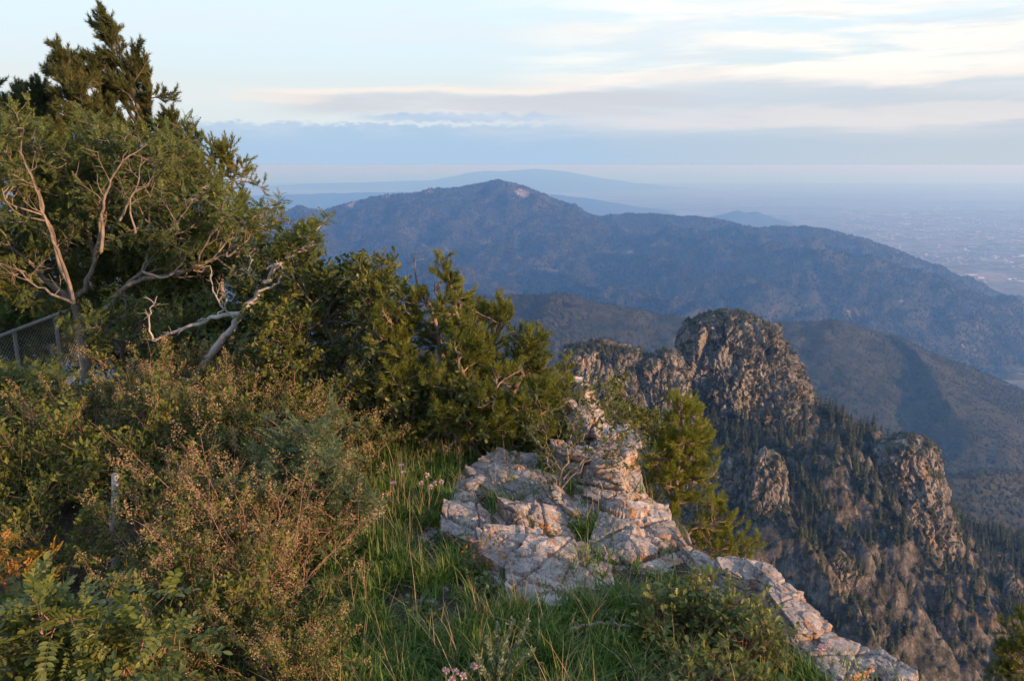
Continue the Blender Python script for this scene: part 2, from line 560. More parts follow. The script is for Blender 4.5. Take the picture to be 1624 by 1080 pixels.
c = t.ramp(r, [(0.0, (0.08, 0.075, 0.06)), (0.5, (0.22, 0.19, 0.16)), (0.85, (0.36, 0.33, 0.30)), (1.0, (0.7, 0.68, 0.66))])
finish(t, t.n('ShaderNodeBsdfPrincipled', {'Base Color': c, 'Roughness': 0.8}).outputs[0])
tag(link('town', make_mesh('town', V.reshape(-1, 3), [Fq]), m), 'pale roofs of a far town scattered over the hazy plain', 'town', kind='stuff')
# ================================================================== the canyon below the ledge
def rock_mat(name, c_lo, c_mid, c_hi, scale, stain=(0.42, 0.22, 0.07), moss=(0.045, 0.05, 0.028), veg=0.56, bumpd=2.0):
    """weathered granite: fractured blocks, dark joints, rusty stains, scrub on the flatter places"""
    m, t = new_mat(name)
    co = obj_co(t)
    n1 = t.noise(t.mapping(co, (1, 1, 0.45)), scale, 9, 0.68)
    n2 = t.noise(t.mapping(co, (1, 1, 0.16)), scale * 3.1, 6, 0.65, 0.4)
    n3 = t.noise(co, scale * 0.55, 4, 0.6)
    wv = t.n('ShaderNodeTexVoronoi', {'Vector': t.mapping(t.n('ShaderNodeVectorMath', {0: co, 1: t.n('ShaderNodeTexNoise', {'Vector': co, 'Scale': scale * 2, 'Detail': 4.0}).outputs[1]}, operation='ADD').outputs[0], (1, 1, 0.5)),
                                      'Scale': scale * 4.5}, feature='DISTANCE_TO_EDGE').outputs['Distance']
    c = t.ramp(n1, [(0.28, c_lo), (0.5, c_mid), (0.70, c_hi)])
    c = t.mixc(t.step(n2, 0.62, 0.38), c, tuple(x * 0.62 for x in c_mid))
    crack = t.step(wv, 0.0, 0.05)
    c = t.mixc(t.math('MULTIPLY', t.math('SUBTRACT', 1.0, crack), 0.55), c, tuple(x * 0.4 for x in c_lo))
    st = t.math('MULTIPLY', t.step(n3, 0.56, 0.68), t.step(n2, 0.40, 0.62))
    c = t.mixc(t.math('MULTIPLY', st, 0.55), c, stain)
    g = t.n('ShaderNodeNewGeometry')
    nz = t.n('ShaderNodeSeparateXYZ', {0: g.outputs['Normal']}).outputs[2]
    v = t.math('ADD', t.noise(co, scale * 1.3, 7, 0.7), t.math('MULTIPLY', nz, 0.26))
    v = t.math('ADD', v, t.math('MULTIPLY', t.math('SUBTRACT', t.noise(co, scale * 9, 5, 0.75), 0.5), 0.22))
    c = t.mixc(t.math('MULTIPLY', t.step(v, veg + 0.02, veg + 0.18), 0.92), c, moss)
    h = t.math('ADD', t.math('MULTIPLY', n2, 0.6), t.math('ADD', n1, t.math('MULTIPLY', crack, 0.25)))
    b = t.n('ShaderNodeBsdfPrincipled', {'Base Color': c, 'Roughness': 0.9, 'Specular IOR Level': 0.2, 'Normal': bump(t, h, 0.9, bumpd)})
    finish(t, b.outputs[0])
    return m


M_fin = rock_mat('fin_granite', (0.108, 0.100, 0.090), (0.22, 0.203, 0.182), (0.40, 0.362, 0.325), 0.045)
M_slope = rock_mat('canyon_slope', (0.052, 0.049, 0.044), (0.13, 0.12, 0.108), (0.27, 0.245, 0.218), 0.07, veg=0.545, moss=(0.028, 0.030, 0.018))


def tps(ctrl, XY):
    c = np.asarray(ctrl, float)
    A = c[:, :2] / 100.
    n = len(A)

    def U(d2):
        return np.where(d2 > 0, d2 * np.log(np.maximum(d2, 1e-12)), 0)
    K = U(((A[:, None] - A[None]) ** 2).sum(2)) + np.eye(n) * 0.3
    Q = np.concatenate([np.ones((n, 1)), A], 1)
    M = np.block([[K, Q], [Q.T, np.zeros((3, 3))]])
    w = np.linalg.solve(M, np.concatenate([c[:, 2], np.zeros(3)]))
    B = XY / 100.
    out = np.zeros(len(B))
    for i in range(0, len(B), 20000):
        b = B[i:i + 20000]
        out[i:i + 20000] = U(((b[:, None] - A[None]) ** 2).sum(2)) @ w[:n] + w[n] + b @ w[n + 1:]
    return out


ctrl = [P(*q) for q in [
    (880, 720, 800), (1000, 720, 800), (1100, 720, 790), (1180, 690, 800), (1250, 690, 800), (1310, 690, 800), (1345, 706, 790), (1385, 712, 800), (1440, 760, 840), (1510, 860, 830), (1450, 905, 700), (1390, 850, 680),
    (1250, 760, 700), (1350, 770, 700), (1300, 850, 630), (1200, 880, 560), (1400, 880, 640), (1250, 950, 540), (1350, 960, 560), (1450, 950, 620),
    (1300, 1050, 520), (1400, 1050, 540), (1500, 1050, 590), (1600, 1050, 650), (1550, 950, 720), (1624, 930, 800), (1535, 890, 800), (1624, 880, 900),
    (1150, 860, 600), (1100, 850, 600), (1000, 850, 600), (1150, 1100, 430), (1400, 1200, 400), (1600, 1200, 440), (1800, 1050, 700), (1850, 900, 1000)]]
ctrl += [np.array(q, float) for q in [(0, 14, -9), (-20, 60, -42), (-60, 200, -130), (-100, 500, -260), (-150, 900, -330), (-100, 1250, -560), (100, 1250, -620), (300, 1250, -700), (600, 1250, -800), (900, 1250, -860),
                                      (30, 30, -34), (30, 100, -92), (120, 120, -110), (60, 250, -205), (260, 260, -235), (500, 250, -290), (900, 400, -470), (1000, 800, -650), (-300, 300, -150), (-400, 900, -400), (-200, 50, -60), (300, 20, -90), (900, 50, -400)]]
gx = np.concatenate([np.linspace(-260, 90, 60), np.linspace(92, 800, 420), np.linspace(804, 960, 40)])
gy = np.concatenate([np.linspace(11, 420, 100), np.linspace(421.5, 860, 330), np.linspace(864, 1260, 90)])
nx, ny = len(gx), len(gy)
GX, GY = np.meshgrid(gx, gy)
XY = np.stack([GX.ravel(), GY.ravel()], 1)
P3 = np.concatenate([XY, np.zeros((len(XY), 1))], 1)
H0 = tps(ctrl, XY)
ramp_in = sstep(XY[:, 1], 30, 300)
# rocky ribs running down the slope toward the lower right
rot = radians(-32)
U1 = np.stack([XY[:, 0] * cos(rot) - XY[:, 1] * sin(rot), XY[:, 0] * sin(rot) + XY[:, 1] * cos(rot)], 1)
ribs = fbm(np.stack([U1[:, 0] / 62., U1[:, 1] / 210., U1[:, 0] * 0], 1), 4, 41, ridge=True)
f1, f2, cid = worley(np.stack([XY[:, 0] / 13., XY[:, 1] / 13., XY[:, 0] * 0 + 0.5], 1), 5)
lowered = sstep(XY[:, 0], 150, 260) * sstep(XY[:, 1], 380, 470) * (1 - sstep(XY[:, 1], 700, 800))
H0 = H0 - 22 * lowered
wob = np.stack([fbm(P3 / 30., 4, 55), fbm(P3 / 30., 4, 56)], 1) * 16
for pts, sl in [
        ([(1300, 850, 615), (1322, 862, 605), (1345, 880, 595), (1400, 935, 575), (1450, 1000, 555), (1510, 1075, 540), (1560, 1140, 525)], 1.25),
        ([(1318, 715, 720), (1345, 752, 705), (1375, 795, 690), (1430, 852, 665), (1480, 905, 645), (1540, 975, 625), (1600, 1050, 605)], 1.2),
        ([(1225, 830, 570), (1255, 870, 555), (1290, 925, 530), (1340, 1000, 505), (1385, 1080, 480)], 1.2),
        ([(1500, 905, 730), (1560, 955, 705), (1624, 1005, 690), (1700, 1060, 680)], 1.1),
        ([(1370, 760, 735), (1400, 815, 715), (1440, 880, 690), (1500, 960, 665)], 1.3)]:
    q = resample([P(*p_) for p_ in pts], 24)
    q[:, 2] += fbm(q / 14., 3, 57) * 7
    H0 = np.maximum(H0, seg_height(XY + wob, q, sl))
H = H0 + ramp_in * (ribs * 18 + fbm(P3 / 34., 5, 44, ridge=True) * 9.0 + fbm(P3 / 11., 3, 46, ridge=True) * 2.2 + (cid - 0.5) * 2.0 + facets(P3 / 19. + .3, 47)[0] * 6.5 + facets(P3 / 7. + .3, 48)[0] * 2.6)
HM = H.reshape(ny, nx)
GXM, GYM = gx, gy


def hmap(x, y):
    """canyon ground height (bilinear)"""
    x = np.asarray(x, float)
    y = np.asarray(y, float)
    i = np.clip(np.searchsorted(gx, x) - 1, 0, nx - 2)
    j = np.clip(np.searchsorted(gy, y) - 1, 0, ny - 2)
    u = np.clip((x - gx[i]) / (gx[i + 1] - gx[i]), 0, 1)
    v = np.clip((y - gy[j]) / (gy[j + 1] - gy[j]), 0, 1)
    return (HM[j, i] * (1 - u) + HM[j, i + 1] * u) * (1 - v) + (HM[j + 1, i] * (1 - u) + HM[j + 1, i + 1] * u) * v


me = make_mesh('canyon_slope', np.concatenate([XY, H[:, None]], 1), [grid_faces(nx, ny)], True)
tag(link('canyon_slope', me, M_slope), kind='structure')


# ------------------------------------------------------------------ granite fins
FINS = []


def fin(name, label, left, right, Y, depth, seed, amp=6.0, nr=340, nl=220, cat='rock fin', block=8.5, expo=2.4, lean=0.0, down=60):
    """closed rock tower lofted through its left and right edges, with its own thickness"""
    L = np.array([P(a, b, Y) for a, b in left])
    Rr = np.array([P(a, b, Y) for a, b in right])
    # bury the foot
    L = np.vstack([L, L[-1] + (L[-1] - L[-2]) * 0.2 + (0, 0, -down)])
    Rr = np.vstack([Rr, Rr[-1] + (Rr[-1] - Rr[-2]) * 0.2 + (0, 0, -down)])
    zt = max(L[0, 2], Rr[0, 2])
    zb = min(L[-1, 2], Rr[-1, 2])
    s = np.linspace(0, 1, nl) ** 1.25
    z = zt + (zb - zt) * s
    xl = np.interp(-z, -L[:, 2], L[:, 0])
    xr = np.interp(-z, -Rr[:, 2], Rr[:, 0])
    xc, a = (xl + xr) / 2, (xr - xl) / 2
    k0 = np.clip((zt - z) / 9.0, 0, 1)          # close the top
    dep = depth * (0.35 + 0.65 * np.clip((zt - z) / (0.6 * (zt - zb)), 0, 1) ** 0.7)
    a = a * (0.15 + 0.85 * np.sqrt(k0))
    b = np.maximum(dep * 0.5, a * 0.35) * (0.08 + 0.92 * np.sqrt(k0))
    th = np.linspace(0, 2 * pi, nr, endpoint=False)
    ct, st = np.cos(th), np.sin(th)
    rx = np.sign(ct) * np.abs(ct) ** (2 / expo)
    ry = np.sign(st) * np.abs(st) ** (2 / expo)
    yc = Y + lean * (zt - z)
    V = np.stack([xc[:, None] + a[:, None] * rx, yc[:, None] + b[:, None] * ry, np.repeat(z[:, None], nr, 1)], 2).reshape(-1, 3)
    nrm = np.stack([np.repeat((rx / 1.0)[None], nl, 0), np.repeat(ry[None], nl, 0), np.zeros((nl, nr))], 2).reshape(-1, 3)
    nrm /= np.linalg.norm(nrm, axis=1)[:, None] + 1e-9
    wz = fbm(V / 30., 3, seed) * 4
    Q = V + np.stack([wz, wz * 0.5, wz], 1)
    f1, f2, c1 = worley(Q / (block, block, block * 1.9), seed)
    g1, g2, c2 = worley(Q / (block * .42, block * .42, block * .7), seed + 3)
    vert = fbm(Q / (9., 9., 42.), 4, seed + 5, ridge=True)
    e1, e2, c3 = worley(Q / (block * .17, block * .17, block * .24), seed + 9)
    big = fbm(V / (38., 38., 60.), 3, seed + 7)
    fa, fe = facets(Q / (block * 1.5, block * 1.5, block * 3.6), seed + 21)
    fb, fe2 = facets(Q / (block * .5, block * .5, block * .9), seed + 23)
    d = big * amp * 1.9 + fa * amp * 0.8 + fb * amp * 0.38 + fbm(Q / 5., 4, seed + 25, ridge=True) * amp * .38 + (c3 - 0.5) * amp * 0.22 + vert * amp * 0.45 - np.exp(-(fe / 0.05) ** 2) * amp * 0.5 - np.exp(-(fe2 / 0.05) ** 2) * amp * 0.15
    top = np.repeat(np.clip((zt - z) / 14.0, 0.22, 1), nr)
    V = V + nrm * (d * top)[:, None]
    V[:, 2] += fa * amp * 0.6 * top + fb * amp * 0.35
    cap = V[:nr].mean(0)
    V = np.vstack([V, cap + (0, 0, 0.6)])
    Fq = []
    i = np.arange(nl - 1)[:, None] * nr
    j = np.arange(nr)[None]
    j1 = (j + 1) % nr
    Fq = np.stack([i + j, i + nr + j, i + nr + j1, i + j1], 2).reshape(-1, 4)
    Ft = np.stack([np.full(nr, nl * nr), np.arange(nr), (np.arange(nr) + 1) % nr], 1)
    c0 = np.array([xc[0], Y, zb])
    me = make_mesh(name, V - c0, [Fq, Ft], False)
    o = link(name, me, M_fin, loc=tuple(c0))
    tag(o, label, cat)
    FINS.append((V, Fq))
    return o


fin('granite_tower', 'tallest rounded granite dome standing behind the ledge pine', [(1150, 493), (1118, 502), (1097, 518), (1084, 550), (1084, 600), (1092, 640), (1100, 690), (1105, 760)],
    [(1150, 493), (1190, 501), (1222, 518), (1245, 550), (1265, 590), (1280, 620), (1296, 655), (1312, 690), (1330, 760)], 840, 120, 101, 6.5)
fin('granite_fin', 'broad jagged granite fin with a wooded top left of the tallest dome', [(940, 540), (908, 548), (888, 566), (878, 610), (868, 720)],
    [(940, 540), (978, 542), (1010, 555), (1028, 580), (1040, 650), (1055, 740)], 780, 80, 115, 5.5)
fin('granite_fin', 'low notched granite fin wedged between the broad fin and the tallest dome', [(1056, 553), (1036, 560), (1018, 580), (1015, 640), (1005, 740)],
    [(1056, 553), (1078, 558), (1086, 585), (1088, 620), (1104, 660), (1125, 750)], 770, 60, 127, 5)
fin('granite_pinnacle', 'slender pink granite pinnacle behind the top right of the ledge pine', [(1214, 708), (1203, 713), (1196, 740), (1186, 780), (1180, 820), (1170, 880)],
    [(1214, 708), (1232, 716), (1242, 728), (1243, 780), (1246, 830), (1258, 890)], 600, 30, 139, 3.2, 240, 170, 'rock pinnacle', 6)
fin('granite_pinnacle', 'ragged granite pinnacle wall just left of the slender pink pinnacle', [(1150, 718), (1135, 724), (1120, 750), (1110, 800), (1090, 880)],
    [(1150, 718), (1168, 724), (1180, 742), (1192, 780), (1200, 880)], 620, 34, 149, 3.6, 240, 150, 'rock pinnacle', 6.5)
fin('granite_buttress', 'flat topped granite buttress with rusty stained right face over the plain', [(1440, 688), (1415, 694), (1400, 706), (1393, 760), (1390, 830), (1385, 880)],
    [(1440, 688), (1468, 692), (1484, 716), (1491, 760), (1500, 800), (1512, 840), (1522, 880), (1540, 925)], 760, 80, 157, 4.2, 260, 180, 'rock buttress', 9)
fin('granite_rib', 'crumbling granite rib low on the canyon slope left of the buttress foot', [(1332, 868), (1318, 874), (1308, 900), (1300, 940)],
    [(1332, 868), (1350, 882), (1375, 915), (1400, 950)], 575, 16, 163, 2.4, 200, 90, 'rock rib', 5, down=20)
fin('granite_rib', 'long granite rib slanting down below the flat topped buttress', [(1430, 868), (1418, 874), (1405, 900), (1395, 930)],
    [(1430, 868), (1455, 890), (1490, 930), (1520, 970)], 650, 18, 167, 2.6, 200, 90, 'rock rib', 5.5, down=20)
fin('granite_rib', 'lowest granite rib on the canyon slope above the bottom edge', [(1440, 990), (1420, 1000), (1412, 1040), (1400, 1080)],
    [(1440, 990), (1465, 1010), (1490, 1050), (1510, 1080)], 590, 14, 173, 2.4, 200, 90, 'rock rib', 5, down=20)
fin('granite_rib', 'small granite knob in the trees at the far right edge', [(1606, 908), (1594, 914), (1588, 950), (1575, 990)],
    [(1606, 908), (1618, 916), (1622, 950), (1640, 1000)], 760, 18, 179, 2.6, 200, 90, 'rock knob', 5.5, down=20)
fin('granite_rib', 'grey granite boulder outcrop at the bottom right corner under the green spray', [(1575, 1050), (1556, 1056), (1548, 1075), (1540, 1110)],
    [(1575, 1050), (1610, 1054), (1630, 1068), (1650, 1110)], 620, 16, 181, 2.2, 200, 80, 'rock outcrop', 4.5, down=14)


# ------------------------------------------------------------------ conifers of the canyon
def leaf_mat(name, stops, trans=0.3, rough=0.6, var=0.25, vscale=1.5, tcol=None):
    """foliage: every leaf (mesh island) takes its own tone"""
    m, t = new_mat(name)
    r = t.n('ShaderNodeNewGeometry').outputs['Random Per Island']
    nn = t.noise(obj_co(t), vscale, 3, 0.6)
    f = t.math('ADD', t.math('MULTIPLY', r, 1.0 - var), t.math('MULTIPLY', t.step(nn, 0.3, 0.7), var))
    c = t.ramp(f, stops)
    b = t.n('ShaderNodeBsdfPrincipled', {'Base Color': c, 'Roughness': rough, 'Specular IOR Level': 0.25})
    if trans > 0:
        tl = t.n('ShaderNodeBsdfTranslucent', {0: t.mixc(1.0, c, tcol or (1.15, 1.2, 0.6), 'MULTIPLY')})
        mx = t.n('ShaderNodeMixShader', {0: trans, 1: b.outputs[0], 2: tl.outputs[0]})
        finish(t, mx.outputs[0])
    else:
        finish(t, b.outputs[0])
    return m


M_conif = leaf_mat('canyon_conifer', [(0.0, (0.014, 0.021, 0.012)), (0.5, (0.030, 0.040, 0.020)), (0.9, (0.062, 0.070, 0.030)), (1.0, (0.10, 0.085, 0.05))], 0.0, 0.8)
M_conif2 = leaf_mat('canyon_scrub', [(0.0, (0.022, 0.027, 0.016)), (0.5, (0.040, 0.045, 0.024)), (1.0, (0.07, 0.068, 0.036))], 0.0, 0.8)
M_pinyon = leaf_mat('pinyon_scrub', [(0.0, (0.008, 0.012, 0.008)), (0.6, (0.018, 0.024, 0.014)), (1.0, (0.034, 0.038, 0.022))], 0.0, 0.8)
M_bark_far, _t = new_mat('conifer_bark')
finish(_t, _t.n('ShaderNodeBsdfPrincipled', {'Base Color': (0.09, 0.07, 0.055, 1), 'Roughness': 0.9}).outputs[0])


def conifer_arrays(seed, tiers=15, h=1.0, w=0.19, full=True):
    """tiers of drooping sprays round a stem, unit height; returns verts, tris"""
    rg = np.random.default_rng(seed)
    V, T = [], []
    for k in range(tiers):
        u = (k + rg.uniform(-.3, .3)) / tiers
        zz = 0.10 + 0.88 * u
        rad = w * (1 - u) ** 0.8 * rg.uniform(0.8, 1.15) + 0.012
        nb = max(4, int((10 if full else 5) * (1 - u) + 4))
        a0 = rg.uniform(0, 6.28)
        for b in range(nb):
            if rg.random() < 0.14: continue
            a = a0 + b * 2 * pi / nb + rg.uniform(-.35, .35)
            r = rad * rg.uniform(0.6, 1.2)
            d = np.array([cos(a), sin(a), 0])
            s = np.array([-sin(a), cos(a), 0])
            dz = -r * rg.uniform(0.15, 0.5)
            wd = r * rg.uniform(0.28, 0.45)
            i = len(V)
            z1 = zz + rg.uniform(0.0, 0.03)
            V += [(0, 0, z1 + 0.025), tuple(d * r * .55 + s * wd + (0, 0, z1 + dz * .5)), tuple(d * r + (0, 0, z1 + dz)), tuple(d * r * .55 - s * wd + (0, 0, z1 + dz * .5)),
                  tuple(d * r * .6 + (0, 0, z1 + dz * .3 + .03))]
            T += [(i, i + 1, i + 4), (i + 1, i + 2, i + 4), (i + 2, i + 3, i + 4), (i + 3, i, i + 4)]
    i = len(V)
    V += [(0.012, 0, 0.93), (-0.008, 0.01, 0.93), (-0.008, -0.01, 0.93), (0, 0, 1.03)]
    T += [(i, i + 1, i + 3), (i + 1, i + 2, i + 3), (i + 2, i, i + 3)]
    return np.array(V), np.array(T)


def trunk_arrays(r=0.014, h=0.9, k=5):
    a = np.arange(k) * 2 * pi / k
    V = np.concatenate([np.stack([np.cos(a) * r, np.sin(a) * r, np.full(k, -0.05)], 1), np.stack([np.cos(a) * r * .2, np.sin(a) * r * .2, np.full(k, h)], 1)])
    i = np.arange(k)
    j = (i + 1) % k
    return V, np.stack([i, j, j + k, i + k], 1)


def scatter_mesh(name, arrs, pos, hgt, wid, mat, seed=0):
    """one mesh with copies of the given (V,T) templates"""
    rg = np.random.default_rng(seed)
    Vs, Ts, off = [], [], 0
    pick = rg.integers(0, len(arrs), len(pos))
    for k, (V, T) in enumerate(arrs):
        q = np.where(pick == k)[0]
        if len(q) == 0: continue
        a = rg.uniform(0, 2 * pi, len(q))
        c, s = np.cos(a)[:, None], np.sin(a)[:, None]
        wv = wid[q][:, None]
        X = (V[None, :, 0] * c - V[None, :, 1] * s) * wv
        Yy = (V[None, :, 0] * s + V[None, :, 1] * c) * wv
        Zz = V[None, :, 2] * hgt[q][:, None]
        W3 = np.stack([X, Yy, Zz], 2) + pos[q][:, None]
        Vs.append(W3.reshape(-1, 3))
        Ts.append((T[None] + (np.arange(len(q)) * len(V))[:, None, None]).reshape(-1, 3) + off)
        off += len(q) * len(V)
    return link(name, make_mesh(name, np.vstack(Vs), [np.vstack(Ts)]), mat)


rng = np.random.default_rng(11)
# forest on the slope
n = 15000
x = rng.uniform(120, 940, n)
y = rng.uniform(430, 950, n)
px_ = 812 + FPX * x / y * 1.0
dens = fbm(np.stack([x / 70, y / 70, x * 0], 1), 3, 61)
z = hmap(x, y)
e = 3.0
gxx = (hmap(x + e, y) - hmap(x - e, y)) / (2 * e)
gyy = (hmap(x, y + e) - hmap(x, y - e)) / (2 * e)
steep = np.sqrt(gxx ** 2 + gyy ** 2)
inner = (x / y > 0.24) & (x / y < 0.80)
low = sstep(y, 500, 700)
keep = inner & (steep < 1.45) & (dens * 1.5 + 0.22 + 0.2 * (y < 560) + 0.25 * low - 0.22 * steep + rng.uniform(-.22, .22, n) > 0.0)
pxs = 812 + FPX * x / (y * cos(PITCH) - z * sin(PITCH))
pys = 540 - FPX * (y * sin(PITCH) + z * cos(PITCH)) / (y * cos(PITCH) - z * sin(PITCH))
keep &= ~((pxs > 1105) & (pxs < 1262) & (pys > 715) & (pys < 905) & (y < 640) & (rng.random(n) < .8))   # the bare foot of the pinnacles
x, y, z = x[keep], y[keep], z[keep]
hh = 5 + 15 * rng.random(len(x)) ** 1.6 * (0.8 + 0.35 * low[keep])
pos = np.stack([x, y, z - 0.4], 1)
# scrub and trees on the ledges of the fins
fp, fh, fw = [], [], []
for V, Fq in FINS:
    c = V[Fq].mean(1)
    nn = np.cross(V[Fq[:, 2]] - V[Fq[:, 0]], V[Fq[:, 3]] - V[Fq[:, 1]])
    ar = np.linalg.norm(nn, axis=1) + 1e-9
    nz = np.abs(nn[:, 2]) / ar
    f = fbm(c / 22., 3, 77)
    pr = np.clip((nz - 0.25) * 1.6 + f * 0.9, 0, 1) * ar * 0.06 * (f > -0.2)
    q = np.where(rng.random(len(c)) < pr)[0]
    fp.append(c[q])
    fh.append(rng.uniform(1.6, 6.0, len(q)) * rng.uniform(0.6, 1.2, len(q)))
    fw.append(rng.uniform(0.8, 1.1, len(q)))
fp, fh = np.vstack(fp), np.concatenate(fh)
scrubA = [conifer_arrays(s, 5, w=0.55, full=False) for s in (31, 32, 33)]
scatter_mesh('fin_scrub', scrubA, fp - (0, 0, 0.5), fh, fh * rng.uniform(0.8, 1.4, len(fh)), M_conif2, 3)
tag(bpy.data.objects['fin_scrub'], 'dark scrub rooted in the cracks of the granite fins', 'scrub', kind='stuff')
# the 300 that show largest stand as trees of their own, the rest as one forest
app = hh / y
order = np.argsort(-app)
big, rest = order[:300], order[300:]
proto = [conifer_arrays(s, 16, w=0.17 + 0.025 * (s % 3)) for s in (1, 2, 3, 4, 5)]
tv, tf = trunk_arrays()
pm = [make_mesh('crown', V, [T]) for V, T in proto]
tm = make_mesh('trunk', tv, [tf])
for mm in pm: mm.materials.append(M_conif)
tm.materials.append(M_bark_far)
roots = []
for k, i in enumerate(big):
    q = k % 5
    lab = 'dark spire of a conifer in the shaded forest on the canyon slope'
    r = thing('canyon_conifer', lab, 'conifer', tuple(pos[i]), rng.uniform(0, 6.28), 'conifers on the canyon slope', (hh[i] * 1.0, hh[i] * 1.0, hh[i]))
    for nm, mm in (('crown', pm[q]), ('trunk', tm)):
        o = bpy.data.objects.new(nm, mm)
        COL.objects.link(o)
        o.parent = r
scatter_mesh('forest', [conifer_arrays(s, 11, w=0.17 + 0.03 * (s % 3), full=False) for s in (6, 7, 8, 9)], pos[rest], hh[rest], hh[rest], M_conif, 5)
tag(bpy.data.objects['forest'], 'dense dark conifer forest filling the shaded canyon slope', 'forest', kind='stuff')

# ------------------------------------------------------------------ woods and scrub on the foothills
fgx, fgy, FH = FOOT
n = 110000
y = rng.uniform(1250, 1, n) if False else 1300 + 3300 * rng.random(n) ** 0.8
x = (rng.uniform(380, 1720, n) - 812) / FPX * y * 1.02
i = np.clip(np.searchsorted(fgx, x) - 1, 0, len(fgx) - 2)
j = np.clip(np.searchsorted(fgy, y) - 1, 0, len(fgy) - 2)
u = (x - fgx[i]) / (fgx[i + 1] - fgx[i])
v = (y - fgy[j]) / (fgy[j + 1] - fgy[j])
z = (FH[j, i] * (1 - u) + FH[j, i + 1] * u) * (1 - v) + (FH[j + 1, i] * (1 - u) + FH[j + 1, i + 1] * u) * v
dn = fbm(np.stack([x / 260, y / 260, x * 0], 1), 4, 91)
keep = (dn + rng.uniform(-.5, .5, n) > -0.12 - 0.6 * (x < 320) - 0.6 * (y < 2100) + .12 * (z < PLAIN))
z = np.maximum(z, PLAIN)
x, y, z = x[keep], y[keep], z[keep]
hh = rng.uniform(6.0, 12.5, len(x)) * (1 + 0.3 * (x < 250))
scatter_mesh('foothill_woods', [conifer_arrays(s, 3, w=0.42, full=False) for s in (41, 42, 43)], np.stack([x, y, z - 0.5], 1), hh, hh * 1.2, M_pinyon, 8)
tag(bpy.data.objects['foothill_woods'], 'scattered pinyon scrub dotting the hazy foothills', 'woods', kind='stuff')

# woods on the big mountain: each tree hardly a pixel, so one mass
mgx, mgy, MH = MOUNT
n = 130000
y = rng.uniform(5600, 9400, n)
x = (rng.uniform(380, 1900, n) - 812) / FPX * y * 1.01
i = np.clip(np.searchsorted(mgx, x) - 1, 0, len(mgx) - 2)
j = np.clip(np.searchsorted(mgy, y) - 1, 0, len(mgy) - 2)
u = (x - mgx[i]) / (mgx[i + 1] - mgx[i])
v = (y - mgy[j]) / (mgy[j + 1] - mgy[j])
z = (MH[j, i] * (1 - u) + MH[j, i + 1] * u) * (1 - v) + (MH[j + 1, i] * (1 - u) + MH[j + 1, i + 1] * u) * v
dn = fbm(np.stack([x / 500, y / 500, x * 0], 1), 4, 95)
keep = (dn + rng.uniform(-.5, .5, n) > -0.2) & (z > PLAIN + 20)
for ctr, rad, amt in CRAGS:
    dd_ = np.sqrt((x - ctr[0]) ** 2 + (y - ctr[1]) ** 2 + (z - ctr[2]) ** 2)
    keep &= (dd_ > rad * rng.uniform(.6, 1.3, n)) | (rng.random(n) > amt)
x, y, z = x[keep], y[keep], z[keep]
hh = rng.uniform(11, 24, len(x))
cone = (np.array([(.5, 0, 0), (0, .5, 0), (-.5, 0, 0), (0, -.5, 0), (0, 0, 1.)]), np.array([(0, 1, 4), (1, 2, 4), (2, 3, 4), (3, 0, 4)]))
scatter_mesh('mountain_woods', [cone], np.stack([x, y, z - 1], 1), hh, hh, M_pinyon, 9)
tag(bpy.data.objects['mountain_woods'], 'blue hazed forest covering the big mountain', 'woods', kind='stuff')
# ================================================================== plant and rock builders for the ledge
def unit(v):
    return v / (np.linalg.norm(v, axis=-1, keepdims=True) + 1e-12)


